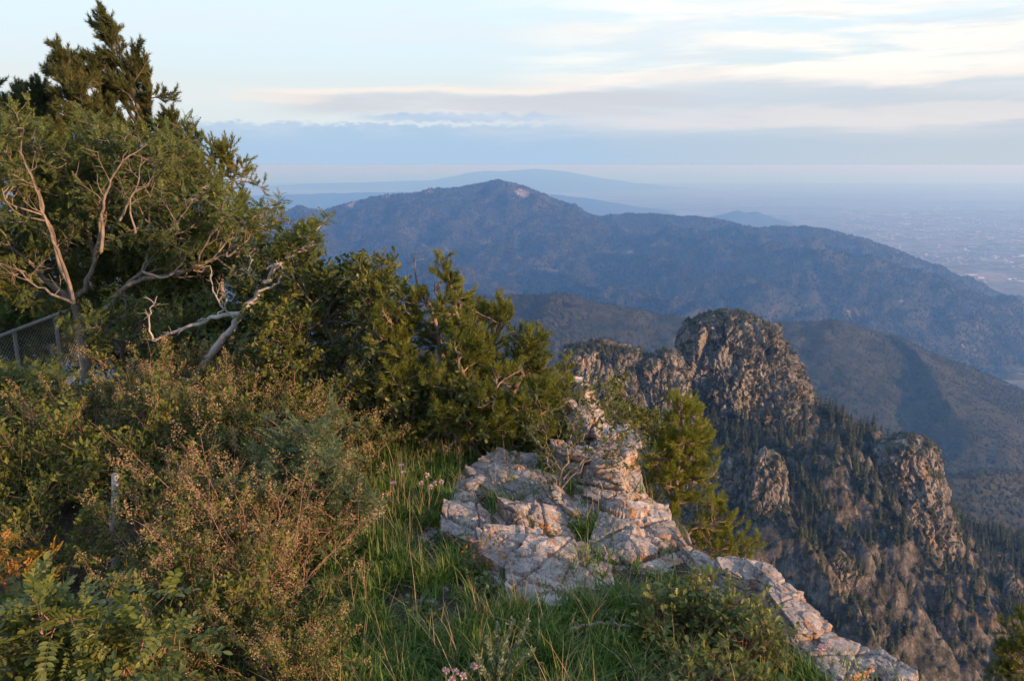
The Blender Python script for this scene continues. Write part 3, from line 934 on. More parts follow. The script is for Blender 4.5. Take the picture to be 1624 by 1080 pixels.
class Sk:
    """a skeleton: woody paths, and sites at which leaves grow"""
    def __init__(s, seed):
        s.rg = np.random.default_rng(seed)
        s.paths = []
        s.pos, s.dir = [], []

    def add(s, pts, r0, r1):
        s.paths.append((np.asarray(pts, float), r0, r1))

    def limb(s, pts, r0, r1, jit=0.02, sub=5):
        """smooth explicit limb through points, returns its dense points"""
        p = np.asarray(pts, float)
        q = np.vstack([2 * p[0] - p[1], p, 2 * p[-1] - p[-2]])
        out = []
        for i in range(1, len(q) - 2):
            for k in range(sub):
                t = k / sub
                a, b, c, d = q[i - 1], q[i], q[i + 1], q[i + 2]
                out.append(0.5 * (2 * b + (c - a) * t + (2 * a - 5 * b + 4 * c - d) * t * t + (3 * b - a - 3 * c + d) * t ** 3))
        out.append(p[-1])
        out = np.array(out)
        out[1:] += s.rg.normal(0, jit, out[1:].shape)
        s.add(out, r0, r1)
        return out

    def grow(s, p, d, L, r, lvl, cfg):
        rg = s.rg
        n = cfg['seg'][lvl]
        pts = [np.array(p, float)]
        d = unit(np.array(d, float))
        tr = np.array(cfg['trop'][lvl], float)
        for i in range(n):
            d = unit(d + rg.normal(0, cfg['jit'][lvl], 3) + tr / n)
            pts.append(pts[-1] + d * L / n)
        pts = np.array(pts)
        last = lvl == len(cfg['seg']) - 1
        s.add(pts, r, r * (0.35 if last else 0.5))
        if last:
            m = cfg['leaves']
            for t in np.linspace(cfg.get('lt0', 0.25), 1, m):
                x = t * n
                i = min(int(x), n - 1)
                s.pos.append(pts[i] + (pts[i + 1] - pts[i]) * (x - i))
                s.dir.append(unit(pts[i + 1] - pts[i]))
            return
        s.branch(pts, L, r, lvl, cfg)

    def branch(s, pts, L, r, lvl, cfg, n=None, t0=None):
        """children of level lvl+1 along pts"""
        rg = s.rg
        n = n if n is not None else cfg['kids'][lvl]
        t0 = t0 if t0 is not None else cfg['t0'][lvl]
        m = len(pts) - 1
        for k in range(n):
            t = t0 + (1 - t0) * (k + rg.uniform(0, 1)) / n
            x = min(t, 0.999) * m
            i = int(x)
            p = pts[i] + (pts[i + 1] - pts[i]) * (x - i)
            tan_ = unit(pts[i + 1] - pts[i])
            q = rg.normal(0, 1, 3)
            q = unit(q - (q @ tan_) * tan_)
            a = radians(cfg['ang'][lvl]) * rg.uniform(0.7, 1.25)
            dd = tan_ * cos(a) + q * sin(a) + np.array(cfg.get('wind', (0, 0, 0)))
            LL = cfg['len'][lvl + 1] * rg.uniform(0.6, 1.25) * (1.15 - 0.5 * t * cfg.get('shrink', 1.0))
            s.grow(p, dd, LL, min(r * 0.6, cfg['rad'][lvl + 1]), lvl + 1, cfg)


def tubes(paths, k=5):
    Vs, Fs, off = [], [], 0
    a = np.arange(k) * 2 * pi / k
    ca, sa = np.cos(a), np.sin(a)
    for pts, r0, r1 in paths:
        n = len(pts)
        tg = unit(np.gradient(pts, axis=0))
        ref = np.where(np.abs(tg[:, 2:3]) > 0.9, np.array([[1., 0, 0]]), np.array([[0, 0, 1.]]))
        if np.abs(tg[:, 2]).max() > 0.9:
            ref = np.repeat(np.array([[0.83, 0.55, 0.02]]), n, 0)
        x = unit(np.cross(tg, ref))
        y = np.cross(tg, x)
        r = np.linspace(r0, r1, n)[:, None, None]
        ring = pts[:, None] + r * (x[:, None] * ca[None, :, None] + y[:, None] * sa[None, :, None])
        Vs.append(ring.reshape(-1, 3))
        i = np.arange(n - 1)[:, None] * k
        j = np.arange(k)[None]
        j1 = (j + 1) % k
        Fs.append(np.stack([i + j, i + j1, i + k + j1, i + k + j], 2).reshape(-1, 4) + off)
        off += n * k
    return np.vstack(Vs), np.vstack(Fs)


def frames(dirs, rg, up=1.0, roll=0.4):
    """columns x,y,z with y along dirs and z leaning to the sky"""
    y = unit(np.asarray(dirs, float))
    z = np.array([0, 0, up]) + rg.normal(0, roll, y.shape)
    z = unit(z - (z * y).sum(1, keepdims=True) * y)
    x = np.cross(y, z)
    return np.stack([x, y, z], 2)


def inst(tpl, pos, fr, sc):
    V, F = tpl
    pos = np.asarray(pos, float)
    sc = np.broadcast_to(np.asarray(sc, float), (len(pos),))
    W3 = np.einsum('nij,mj->nmi', fr, V) * sc[:, None, None] + pos[:, None]
    off = (np.arange(len(pos)) * len(V))[:, None, None]
    return W3.reshape(-1, 3), (F[None] + off).reshape(-1, F.shape[1])


def merge(lst):
    Vs, Fs, o = [], [], 0
    for V, F in lst:
        Vs.append(V)
        Fs.append(F + o)
        o += len(V)
    return np.vstack(Vs), np.vstack(Fs)


LEAF4 = (np.array([(0, 0, 0), (.27, .45, .07), (0, 1, -.04), (-.27, .45, .07)]), np.array([(0, 1, 2), (0, 2, 3)]))
LEAF8 = (np.array([(0, 0, 0), (.17, .18, .03), (.26, .45, .05), (.2, .75, .02), (0, 1, -.06), (-.2, .75, .02), (-.26, .45, .05), (-.17, .18, .03), (0, .2, -.01), (0, .5, 0), (0, .78, -.02)]),
         np.array([(0, 1, 8), (1, 2, 9), (1, 9, 8), (2, 3, 10), (2, 10, 9), (3, 4, 10), (4, 5, 10), (5, 6, 9), (5, 9, 10), (6, 7, 8), (6, 8, 9), (7, 0, 8)]))


def oak_leaf():
    h = [(.02, 0), (.08, .16), (.07, .26), (.27, .38), (.13, .46), (.33, .64), (.17, .72), (.24, .90), (.0, 1.0)]
    V, F = [], []
    for x, y in h:
        V.append((0, y, -.03 * y))
    n = len(h)
    for sgn in (1, -1):
        o = len(V)
        for x, y in h:
            V.append((sgn * x, y, .22 * x - .03 * y))
        for i in range(n - 1):
            F.append((i, o + i, o + i + 1))
            F.append((i, o + i + 1, i + 1))
    return np.array(V, float), np.array(F)


OAK = oak_leaf()


def pinnate(pairs, leaf, ll=0.30, seed=0, droop=0.25):
    """compound leaf of unit length"""
    rg = np.random.default_rng(seed)
    L = []
    for k in range(pairs):
        y = 0.16 + 0.76 * k / (pairs - 0.2)
        zc = -droop * y * y
        for sg in (1, -1):
            a = sg * radians(rg.uniform(55, 78))
            d = np.array([[sin(a), cos(a), rg.uniform(-.3, .15)]])
            fr = frames(d, rg, 1, .22)
            L.append(inst(leaf, [(0, y, zc)], fr, ll * rg.uniform(.8, 1.1) * (1 - .25 * (k / pairs))))
    L.append(inst(leaf, [(0, .9, -droop * .85)], frames(np.array([[0, 1, -.35]]), rg, 1, .15), ll))
    # the stalk, a thin folded strip
    y = np.linspace(0, .95, 5)
    w = .008
    V = np.concatenate([np.stack([np.full(5, -w), y, -droop * y * y], 1), np.stack([np.full(5, w), y, -droop * y * y], 1)])
    F = np.array([t for i in range(4) for t in ((i, i + 5, i + 6), (i, i + 6, i + 1))])
    L.append((V, F))
    return merge(L)


PIN_FAR = [pinnate(6, LEAF4, .27, s) for s in (1, 2, 3)]
PIN_NEAR = [pinnate(6, LEAF8, .30, s, .3) for s in (4, 5, 6)]


def tuft(n, seed, spread=0.62, wid=0.02, nl=0.55):
    """bottle brush of needles along a shoot of unit length"""
    rg = np.random.default_rng(seed)
    y0 = rg.uniform(0.0, 0.92, n)
    a = rg.uniform(0, 2 * pi, n)
    ln = nl * rg.uniform(.75, 1.1, n)
    sp = spread * rg.uniform(.6, 1.3, n) * (1 - .45 * y0)
    d = unit(np.stack([np.cos(a) * sp, np.sqrt(np.maximum(1 - sp ** 2, .15)), np.sin(a) * sp], 1))
    b = np.stack([np.zeros(n), y0, np.zeros(n)], 1)
    s = unit(np.cross(d, np.stack([np.sin(a * 3), np.zeros(n), np.cos(a * 3)], 1)))
    V = np.stack([b - s * wid, b + s * wid, b + d * ln[:, None]], 1).reshape(-1, 3)
    return V, np.arange(3 * n).reshape(-1, 3)


TUFT = [tuft(60, s, .85, .024, .62) for s in (1, 2, 3, 4)]
TUFT_FAR = [tuft(34, s, .8, .040, .55) for s in (5, 6, 7, 8)]


def dress(sk, tpls, size, rg, spread=0.9, upb=0.3, per=1, roll=.5, along=0.4, jitter=0.0, up=1.0):
    """leaves at every site of a skeleton"""
    pos = np.repeat(np.array(sk.pos), per, 0)
    d = np.repeat(np.array(sk.dir), per, 0)
    n = len(pos)
    q = rg.normal(0, 1, (n, 3))
    dd = unit(d * along + unit(q) * spread + np.array([0, 0, upb]))
    pos = pos + rg.normal(0, jitter, (n, 3)) if jitter else pos
    sc = size * rg.uniform(.65, 1.25, n)
    pick = rg.integers(0, len(tpls), n)
    out = []
    for k, tp in enumerate(tpls):
        i = np.where(pick == k)[0]
        if len(i):
            out.append(inst(tp, pos[i], frames(dd[i], rg, up, roll), sc[i]))
    return merge(out)


def plant(name, label, cat, base, parts, group=None, rz=0.0, scale=1.0):
    """parts: {name: ((V,F), material, smooth)} in coordinates of the world; base becomes the thing's origin"""
    base = np.asarray(base, float)
    r = thing(name, label, cat, tuple(base), rz, group, scale)
    for nm, (vf, mat, sm) in parts.items():
        V, Fc = vf
        link(nm, make_mesh(nm, V - base, [Fc], sm), mat, r)
    return r


# ------------------------------------------------------------------ materials of the ledge
def bark_mat(name, lo, hi, scale=14):
    m, t = new_mat(name)
    co = obj_co(t)
    n = t.noise(t.mapping(co, (1, 1, .35)), scale, 6, .65)
    n2 = t.noise(co, scale * .2, 3, .6)
    c = t.ramp(t.math('ADD', t.math('MULTIPLY', n, .65), t.math('MULTIPLY', n2, .35)), [(.34, lo), (.62, hi)])
    b = t.n('ShaderNodeBsdfPrincipled', {'Base Color': c, 'Roughness': .85, 'Specular IOR Level': .2, 'Normal': bump(t, n, .8, .012)})
    finish(t, b.outputs[0])
    return m


M_bark = bark_mat('locust_bark', (.06, .046, .037), (.29, .225, .18), 20)
M_dead = bark_mat('bleached_wood', (.15, .125, .108), (.45, .385, .34))
M_pbark = bark_mat('pine_bark', (.075, .052, .04), (.25, .18, .14))
M_twig = bark_mat('reddish_twigs', (.14, .068, .05), (.35, .20, .15), 30)
M_dark = bark_mat('oak_bark', (.05, .043, .036), (.15, .125, .105))
M_post = bark_mat('weathered_post', (.17, .165, .16), (.42, .41, .40), 9)
M_pine = leaf_mat('pine_needles', [(0, (0.040, 0.059, 0.013)), (.5, (0.106, 0.127, 0.020)), (1, (0.233, 0.216, 0.034))], .18, .5, .45, 3.5)
M_fir = leaf_mat('dark_needles', [(0, (0.024, 0.034, 0.011)), (.5, (0.056, 0.068, 0.019)), (1, (0.128, 0.111, 0.031))], .15, .55, .5, 2.0)
M_locust = leaf_mat('locust_leaves', [(0, (0.039, 0.061, 0.020)), (.5, (0.088, 0.114, 0.030)), (.85, (0.147, 0.156, 0.034)), (1, (0.255, 0.208, 0.036))], .3, .5, .4, 1.2)
M_oak = leaf_mat('oak_leaves', [(0, (0.035, 0.052, 0.015)), (.5, (0.084, 0.099, 0.023)), (.85, (0.158, 0.151, 0.029)), (1, (0.280, 0.181, 0.034))], .3, .42, .4, 1.5)
M_shrub = leaf_mat('small_shrub_leaves', [(0, (0.035, 0.052, 0.013)), (.5, (0.089, 0.110, 0.022)), (1, (0.187, 0.184, 0.034))], .3, .55, .4, 2.5)
M_plume = leaf_mat('dry_flower_plumes', [(0, (0.155, 0.101, 0.048)), (.5, (0.301, 0.202, 0.102)), (1, (0.467, 0.348, 0.184))], .3, .8, .4, 6)
M_blue = leaf_mat('grey_green_leaves', [(0, (0.043, 0.068, 0.036)), (.5, (0.086, 0.123, 0.059)), (1, (0.159, 0.193, 0.079))], .3, .55, .3, 3)
M_near = leaf_mat('near_locust_leaves', [(0, (0.051, 0.077, 0.025)), (.45, (0.105, 0.131, 0.038)), (.86, (0.186, 0.186, 0.043)), (.93, (0.338, 0.223, 0.033)), (1, (0.574, 0.178, 0.019))], .3, .4, .35, 2.0)
M_amber = leaf_mat('turning_leaves', [(0, (.07, .09, .02)), (.4, (.16, .13, .025)), (.7, (.32, .15, .02)), (1, (.45, .15, .02))], .35, .45, .3, 4)
M_grass = leaf_mat('grass_blades', [(0, (0.043, 0.082, 0.016)), (.5, (0.091, 0.158, 0.027)), (.85, (0.165, 0.236, 0.041)), (1, (0.396, 0.315, 0.122))], .3, .5, .35, 1.6)
M_straw = leaf_mat('dry_stalks', [(0, (.20, .14, .08)), (1, (.42, .31, .18))], .2, .8, .3, 4)
M_sage = leaf_mat('sage_leaves', [(0, (.11, .14, .09)), (1, (.26, .28, .19))], .25, .8, .3, 9)
M_petal = leaf_mat('pink_petals', [(0, (.42, .27, .33)), (1, (.68, .50, .56))], .3, .6, .2, 9)


M_edge = leaf_mat('edge_shrub_leaves', [(0, (.045, .070, .022)), (.5, (.10, .125, .034)), (.85, (.17, .18, .045)), (1, (.28, .22, .05))], .3, .42, .4, 2.5)
M_young = leaf_mat('young_pine_needles', [(0, (.075, .105, .018)), (.5, (.16, .185, .026)), (1, (.29, .27, .04))], .3, .5, .4, 4)


def lime_mat():
    m, t = new_mat('ledge_limestone')
    co = obj_co(t)
    w = t.n('ShaderNodeTexCoord').outputs['Object']
    n1 = t.noise(co, 3.2, 8, .66)
    n2 = t.noise(co, 17, 8, .7)
    n3 = t.noise(co, 5.5, 5, .62, .6)
    lay = t.noise(t.mapping(co, (1.2, 1.2, 9)), 2.4, 6, .6, .5)
    c = t.ramp(n1, [(.30, (.16, .138, .126)), (.48, (.29, .24, .212)), (.66, (.50, .41, .35))])
    c = t.mixc(t.math('MULTIPLY', t.step(n2, .50, .64), .55), c, (.15, .15, .155))
    c = t.mixc(t.math('MULTIPLY', t.step(n2, .44, .30), .6), c, (.40, .37, .34))
    nz = t.n('ShaderNodeSeparateXYZ', {0: t.n('ShaderNodeNewGeometry').outputs['Normal']}).outputs[2]
    side = t.step(nz, .75, .2)
    k = t.math('ADD', n3, t.math('MULTIPLY', side, .075))
    o = t.math('MULTIPLY', t.step(k, .555, .63), t.step(n2, .34, .54))
    c = t.mixc(t.math('MULTIPLY', o, .85), c, t.mixc(t.step(n2, .45, .6), (.22, .085, .035), (.34, .16, .065)))
    spots = t.noise(co, 46, 5, .7)
    c = t.mixc(t.math('MULTIPLY', t.step(spots, .56, .66), .45), c, (.07, .068, .066))
    cw = t.n('ShaderNodeVectorMath', {0: co, 1: t.n('ShaderNodeTexNoise', {'Vector': co, 'Scale': 5.0, 'Detail': 5.0}).outputs[1]}, operation='ADD').outputs[0]
    ck = t.n('ShaderNodeTexVoronoi', {'Vector': t.mapping(cw, (1, 1, 2.2)), 'Scale': 3.2}, feature='DISTANCE_TO_EDGE').outputs['Distance']
    c = t.mixc(t.math('MULTIPLY', t.step(ck, .018, .004), .4), c, (.035, .03, .026))
    crack = t.step(lay, .37, .42)
    c = t.mixc(t.math('MULTIPLY', t.math('SUBTRACT', 1., crack), t.math('MULTIPLY', side, .55)), c, (.07, .055, .045))
    h = t.math('ADD', t.math('MULTIPLY', n2, .8), t.math('ADD', t.math('MULTIPLY', spots, .5), t.math('ADD', t.math('MULTIPLY', lay, .4), t.math('MULTIPLY', t.step(ck, 0, .03), .5))))
    b = t.n('ShaderNodeBsdfPrincipled', {'Base Color': c, 'Roughness': .88, 'Specular IOR Level': .25, 'Normal': bump(t, h, .8, .022)})
    finish(t, b.outputs[0])
    return m


M_lime = lime_mat()


def rock_arrays(size, seed, n=36, cuts=11, rough=.05, layer=.05, expo=.84, tilt=(0, 0, 0), flat=.8):
    """angular layered block; size = half extents"""
    rg = np.random.default_rng(seed)
    g = np.linspace(-1, 1, n)
    A, B = np.meshgrid(g, g)
    A, B = A.ravel(), B.ravel()
    O = np.ones_like(A)
    faces, Vs = [], []
    q = grid_faces(n, n)
    for i, (s, X3) in enumerate([(1, (O, A, B)), (-1, (-O, A, B)), (1, (-A, O, B)), (-1, (-A, -O, B)), (1, (A, B, O)), (-1, (A, B, -O))]):
        Vs.append(np.stack(X3, 1))
        f = q + i * n * n
        faces.append(f if i in (0, 2, 4) else f[:, ::-1])
    V = np.vstack(Vs)
    # weld the cube's edges
    key = np.round(V * 1e4).astype(np.int64)
    _, idx, inv = np.unique(key, axis=0, return_index=True, return_inverse=True)
    V = V[idx]
    Fc = inv.reshape(-1)[np.vstack(faces)]
    sph = unit(V)
    V = sph * (1 - expo) * 1.15 + V * expo
    for k in range(cuts):
        nn = unit(rg.normal(0, 1, 3) * (1, 1, .75 if k % 3 == 0 else .22))
        o = rg.uniform(.66, .98)
        ex = V @ nn - o
        V = V - np.outer(np.maximum(ex, 0) * rg.uniform(.9, 1.0), nn)
    V = V * np.asarray(size)
    sm = float(np.mean(size))
    nr = unit(sph / np.asarray(size))
    sd_ = rg.uniform(0, 50, 3)
    # bedding: each layer steps in or out, with a groove between
    th = max(size[2] * 2 / rg.uniform(3.2, 5.0), .03)
    wz = V[:, 2] + fbm(V / sm * .9 + sd_, 3, seed + 4) * th * .5 + V[:, 0] * .08
    lf = wz / th + rg.uniform(0, 1)
    li = np.floor(lf)
    fr = lf - li
    rnd = (_h(li.astype(np.int64), (li * 0 + seed).astype(np.int64), (li * 0).astype(np.int64), 3) & 1023) / 1023. - .5
    lat = unit(np.stack([nr[:, 0], nr[:, 1], nr[:, 2] * .1], 1)) * np.clip(np.sqrt(nr[:, 0] ** 2 + nr[:, 1] ** 2) * 1.4, 0, 1)[:, None]
    groove = np.exp(-(np.minimum(fr, 1 - fr) / .08) ** 2)
    V = V + lat * (rnd * layer * 3.2 - groove * layer * .9)[:, None] * sm
    q = V / sm
    qa = q * (1.0, 1.0, 1.25) + sd_ + np.stack([fbm(q * 1.5 + sd_, 3, seed + 8), fbm(q * 1.5 + sd_, 3, seed + 9), fbm(q * 1.5, 3, seed + 10)], 1) * .12
    fa, ea = facets(qa * 1.25, seed + 1)
    fb, eb = facets(qa * 3.4, seed + 6)
    fc, ec = facets(qa * 8.0, seed + 7)
    V = V + nr * (fa * rough * 1.9 + fb * rough * .38 + fc * rough * .17 - np.exp(-(ea / .035) ** 2) * rough * 1.2 - np.exp(-(eb / .05) ** 2) * rough * .7)[:, None] * sm
    V = V + nr * (fbm(q * 4 + sd_, 4, seed + 2) * rough * .2)[:, None] * sm
    for k in range(3):                       # open joints, one side slipped a little
        nn = unit(rg.normal(0, 1, 3) * (1, 1, .15 if k < 2 else .9))
        dj = V / sm @ nn - rg.uniform(-.45, .45) + fbm(q * 1.3 + sd_, 2, seed + 30 + k) * .07
        V = V - nr * (np.exp(-(dj / .028) ** 2) * rough * 2.6)[:, None] * sm + (np.where(dj > 0, 1, 0)[:, None] * nn * 0 + nr * (np.where(dj > 0, 1, 0) * rg.uniform(-.5, .5) * rough * 1.5)[:, None]) * sm
    a, b, c = tilt
    for ax, an in ((0, a), (1, b), (2, c)):
        if an:
            c_, s_ = cos(an), sin(an)
            M = np.eye(3)
            i, j = [(1, 2), (2, 0), (0, 1)][ax]
            M[i, i] = c_
            M[j, j] = c_
            M[i, j] = -s_
            M[j, i] = s_
            V = V @ M.T
    return V, Fc


# ------------------------------------------------------------------ shape of the ledge
EDGE = np.array([(1.0, 4.2), (2.5, 3.1), (3.2, 2.35), (3.8, 1.8), (4.5, 1.5), (5.2, 1.32), (6.0, 1.12), (6.6, .98), (7.5, .85), (8.5, .68), (9.5, .45), (11, .0), (14, -1.2), (20, -5), (30, -14)])


def edge(y):
    return np.interp(y, EDGE[:, 0], EDGE[:, 1])


def ground(x, y):
    x = np.asarray(x, float)
    y = np.asarray(y, float)
    p = np.stack([x, y, x * 0], -1).reshape(-1, 3)
    z = -2.62 + (fbm(p / .9, 4, 7) * .10).reshape(x.shape)
    z = z - .16 * np.maximum(-x - 4.0, 0) - .10 * np.maximum(y - 8.5, 0) - .05 * np.maximum(y - 12, 0) ** 1.4
    w = (fbm(p / .55, 3, 17) * .12).reshape(x.shape)
    d = x - edge(y) + w
    return z - 3.6 * sstep(d, .0, .75) - 1.25 * np.maximum(d - .35, 0)


def G(x, y, dz=0.0):
    return np.array([x, y, float(ground(np.array([x]), np.array([y]))[0]) + dz])


def gp(px, Y, dz=0.0):
    """ground point in the picture column px, Y metres ahead"""
    z = -2.6
    for _ in range(3):
        dep = Y * cos(PITCH) - z * sin(PITCH)
        x = (px - 812) / FPX * dep
        z = float(ground(np.array([x]), np.array([Y]))[0])
    return np.array([x, Y, z + dz])


def proj(p):
    p = np.asarray(p, float)
    dep = p[:, 1] * cos(PITCH) - p[:, 2] * sin(PITCH)
    up = p[:, 1] * sin(PITCH) + p[:, 2] * cos(PITCH)
    return 812 + FPX * p[:, 0] / dep, 540 - FPX * up / dep


def inpoly(x, y, poly):
    r = np.zeros(len(x), bool)
    n = len(poly)
    for i in range(n):
        x1, y1 = poly[i]
        x2, y2 = poly[(i + 1) % n]
        c = ((y1 > y) != (y2 > y)) & (x < (x2 - x1) * (y - y1) / (y2 - y1 + 1e-12) + x1)
        r ^= c
    return r


# soil of the ledge
gx_ = np.concatenate([np.linspace(-26, -6, 50), np.linspace(-5.9, 4.6, 240), np.linspace(4.8, 12, 20)])
gy_ = np.concatenate([np.linspace(.8, 9.5, 200), np.linspace(9.6, 30, 70)])
GX, GY = np.meshgrid(gx_, gy_)
Zg = ground(GX, GY)
m, t = new_mat('ledge_soil')
co = obj_co(t)
n1 = t.noise(co, 4, 7, .7)
n2 = t.noise(co, 40, 5, .7)
c = t.ramp(n1, [(.3, (.035, .028, .02)), (.55, (.075, .060, .044)), (.75, (.13, .105, .08))])
c = t.mixc(t.step(n2, .55, .7), c, (.16, .135, .11))
nzs = t.n('ShaderNodeSeparateXYZ', {0: t.n('ShaderNodeNewGeometry').outputs['Normal']}).outputs[2]
c = t.mixc(t.step(nzs, .80, .62), c, t.ramp(t.noise(co, 7, 8, .7), [(.35, (.06, .05, .042)), (.5, (.19, .165, .145)), (.66, (.32, .27, .235))]))
finish(t, t.n('ShaderNodeBsdfPrincipled', {'Base Color': c, 'Roughness': .95, 'Specular IOR Level': .1, 'Normal': bump(t, t.math('ADD', n1, n2), .8, .04)}).outputs[0])
tag(link('ledge_ground', make_mesh('ledge_ground', np.stack([GX.ravel(), GY.ravel(), Zg.ravel()], 1), [grid_faces(len(gx_), len(gy_))], True), m), kind='structure')
# ================================================================== rocks of the ledge


def rock(label, px, py, w, h, Y, seed, depth=None, tilt=(0, 0, 0), cuts=11, rough=.05, layer=.05, n=46, expo=.93, name='limestone_block', cat='rock'):
    """px,py,w,h: where the rock shows in the photo; Y how far ahead; depth half extent along the view"""
    c = P(px, py, Y)
    dep = Y * cos(PITCH) - c[2] * sin(PITCH)
    hw = w / FPX * dep / 2
    hh = h / FPX * dep / 2
    dp = depth if depth else hw * .8
    V, Fc = rock_arrays((hw * 1.08, dp, max(hh * 1.05, .04)), seed, n, cuts, rough, layer, expo, tilt)
    c[1] += dp * .3
    me = make_mesh(name, V, [Fc], True)
    me.set_sharp_from_angle(angle=radians(28))
    o = link(name, me, M_lime, loc=tuple(c))
    return tag(o, label, cat)


r_ = radians
rock('flat grey slab at the back of the ledge, under the low pines', 800, 782, 150, 62, 6.3, 201, .5, (r_(8), r_(6), 0), 12, .05, .07, 44)
rock('small pale slab on the left end of the back ledge, beside the flowers', 733, 800, 86, 52, 6.0, 202, .32, (r_(5), r_(-4), .3), 11, .05, .06)
rock('wide cracked slab with orange stained edge overhanging a dark hollow', 850, 806, 132, 56, 5.9, 203, .42, (r_(6), r_(9), .2), 12, .05, .08, 44)
rock('rusty shaded block under the overhanging cracked slab', 902, 838, 74, 80, 5.6, 204, .3, (0, r_(10), .2), 10, .06, .06)
rock('orange blotched block facing the camera below the cracked slab', 855, 862, 150, 96, 5.35, 205, .36, (r_(-10), r_(8), -.1), 12, .05, .05, 52)
rock('rounded pale boulder on the left of the rock steps above the grass', 757, 872, 118, 66, 5.25, 206, .34, (r_(6), r_(8), .1), 9, .05, .04, 48, .82)
rock('thin split slab leaning against the rounded pale boulder', 748, 846, 90, 30, 5.6, 207, .25, (0, r_(5), 0))
rock('cream slab stepping down in front of the rounded pale boulder', 820, 910, 130, 62, 4.85, 208, .3, (r_(8), r_(12), .2), 10, .05, .05)
rock('smooth grey front slab sunk in the grass, lowest of the rock steps', 850, 940, 135, 66, 4.6, 209, .36, (r_(10), r_(9), .1), 9, .045, .04, 52, .88)
rock('dark little stone at the left foot of the front slab', 790, 930, 40, 36, 4.65, 210, .14, (0, 0, .3), 9)
rock('small white stone with a rusty end between the two big slabs', 922, 922, 92, 44, 4.75, 211, .26, (r_(6), r_(6), 0), 10)
rock('large grey topped block with pink sunlit right end, by the cliff edge', 1012, 892, 172, 74, 5.0, 212, .5, (r_(12), r_(13), .15), 12, .05, .05, 56)
rock('upright block wedged behind the large grey topped block', 1010, 846, 66, 60, 5.6, 213, .25, (0, r_(4), .4), 12)
rock('pink boulder on the very edge below the ledge pine', 1074, 894, 62, 84, 5.15, 214, .28, (0, r_(14), .2), 11, .05, .05)
rock('small pink stone behind the edge boulder', 1052, 862, 46, 46, 5.6, 215, .2, (0, r_(10), .2), 10)
rock('sunlit cliff bulge of pink limestone beside the twisted shrub', 955, 800, 100, 120, 6.0, 216, .45, (0, r_(8), .3), 14, .06, .06, 56)
rock('tallest pink cliff block with rounded sunlit right side', 962, 752, 92, 88, 6.5, 217, .5, (0, r_(6), .1), 14, .06, .07, 56)
rock('stepped pink block on top of the cliff wall', 932, 692, 84, 84, 7.1, 218, .45, (0, r_(8), .2), 13, .06, .08, 44)
rock('farthest narrow pink block crowning the cliff wall by the pines', 914, 646, 60, 64, 7.6, 219, .35, (0, r_(10), .3), 12, .06, .08)
rock('broken pink block low in the cliff wall', 905, 764, 90, 110, 6.4, 220, .4, (0, r_(8), .1), 12, .06, .08, 44)
rock('grey boulder at the cliff foot below the tallest pink block', 978, 836, 76, 80, 5.75, 221, .3, (0, r_(10), .2), 12)
rock('large white boulder on the edge beyond the leafy shrub', 1182, 944, 92, 72, 4.6, 222, .3, (0, r_(12), 0), 10, .05, .04, 48)
rock('white boulder right of the large one, split by a crack', 1232, 972, 76, 84, 4.4, 223, .27, (0, r_(16), .1), 10, .05, .04, 44)
rock('smooth sunlit cream boulder plunging over the edge above the bottom slabs', 1258, 1016, 82, 92, 4.1, 224, .3, (0, r_(20), .1), 8, .04, .03, 48, .75)
rock('pale stones half hidden under the leafy shrub', 1150, 990, 90, 50, 4.25, 225, .25, (0, r_(10), .1), 10)
rock('smooth grey slab at the bottom edge with two flower stalks above it', 1335, 1066, 120, 44, 3.72, 226, .28, (0, r_(8), .1), 9, .045, .04, 44)
rock('last grey slab at the bottom edge, farthest right', 1425, 1082, 86, 28, 3.66, 227, .22, (0, r_(6), 0), 9, .045, .04, 40)
rock('flat stone sunk in the bare soil left of the rock steps', 690, 868, 70, 22, 5.3, 228, .2, (0, 0, .2), 9)
# bedrock under the steps: the ledge's own cliff
for k, (px, py, w, h, Y, lab) in enumerate([
        (1000, 960, 230, 110, 5.15, 'low rock base beneath the large grey topped block'),
        (1190, 1040, 200, 120, 4.3, 'low rock base beneath the white edge boulders'),
        (945, 850, 150, 130, 6.6, 'low rock base beneath the pink cliff wall')]):
    rock(lab, px, py, w, h, Y, 240 + k, .5, (0, r_(10), .1), 12, .06, .06, 44)
for a_ in [           ('broken stone on the drop right of the tallest pink block', 1002, 800, 56, 70, 6.1, 232, .25, (0, r_(14), .3)), ('rough stone on the drop beside the young pine trunk', 1040, 838, 56, 56, 5.8, 233, .25, (0, r_(16), .1)),
           ('rough stone below the pink edge boulder', 1112, 930, 70, 70, 4.85, 234, .28, (0, r_(16), .2))]:
    rock(*a_)
rngp = np.random.default_rng(77)
for k in range(46):
    px, Y = [(rngp.uniform(640, 720), rngp.uniform(4.2, 4.9)), (rngp.uniform(640, 760), rngp.uniform(3.3, 4.4)), (rngp.uniform(780, 900), rngp.uniform(4.6, 5.0))][k % 3]
    g = gp(px, Y)
    s = rngp.uniform(.010, .032)
    V, Fc = rock_arrays((s * 1.3, s, s * .7), 300 + k % 6, 7, 8, .08, .0)
    o = link('pebble', make_mesh('pebble', V, [Fc], True), M_lime, loc=(g[0], g[1], g[2] + s * .2))
    tag(o, 'small pale pebble lying on the bare soil among the grass', 'pebble', 'pebbles on the bare soil')
# ================================================================== trees and shrubs on the ledge
def PX(Y, *pts):
    """limb points given as photo positions with a distance (or a per-point distance)"""
    return [P(q[0], q[1], q[2] if len(q) > 2 else Y) for q in pts]


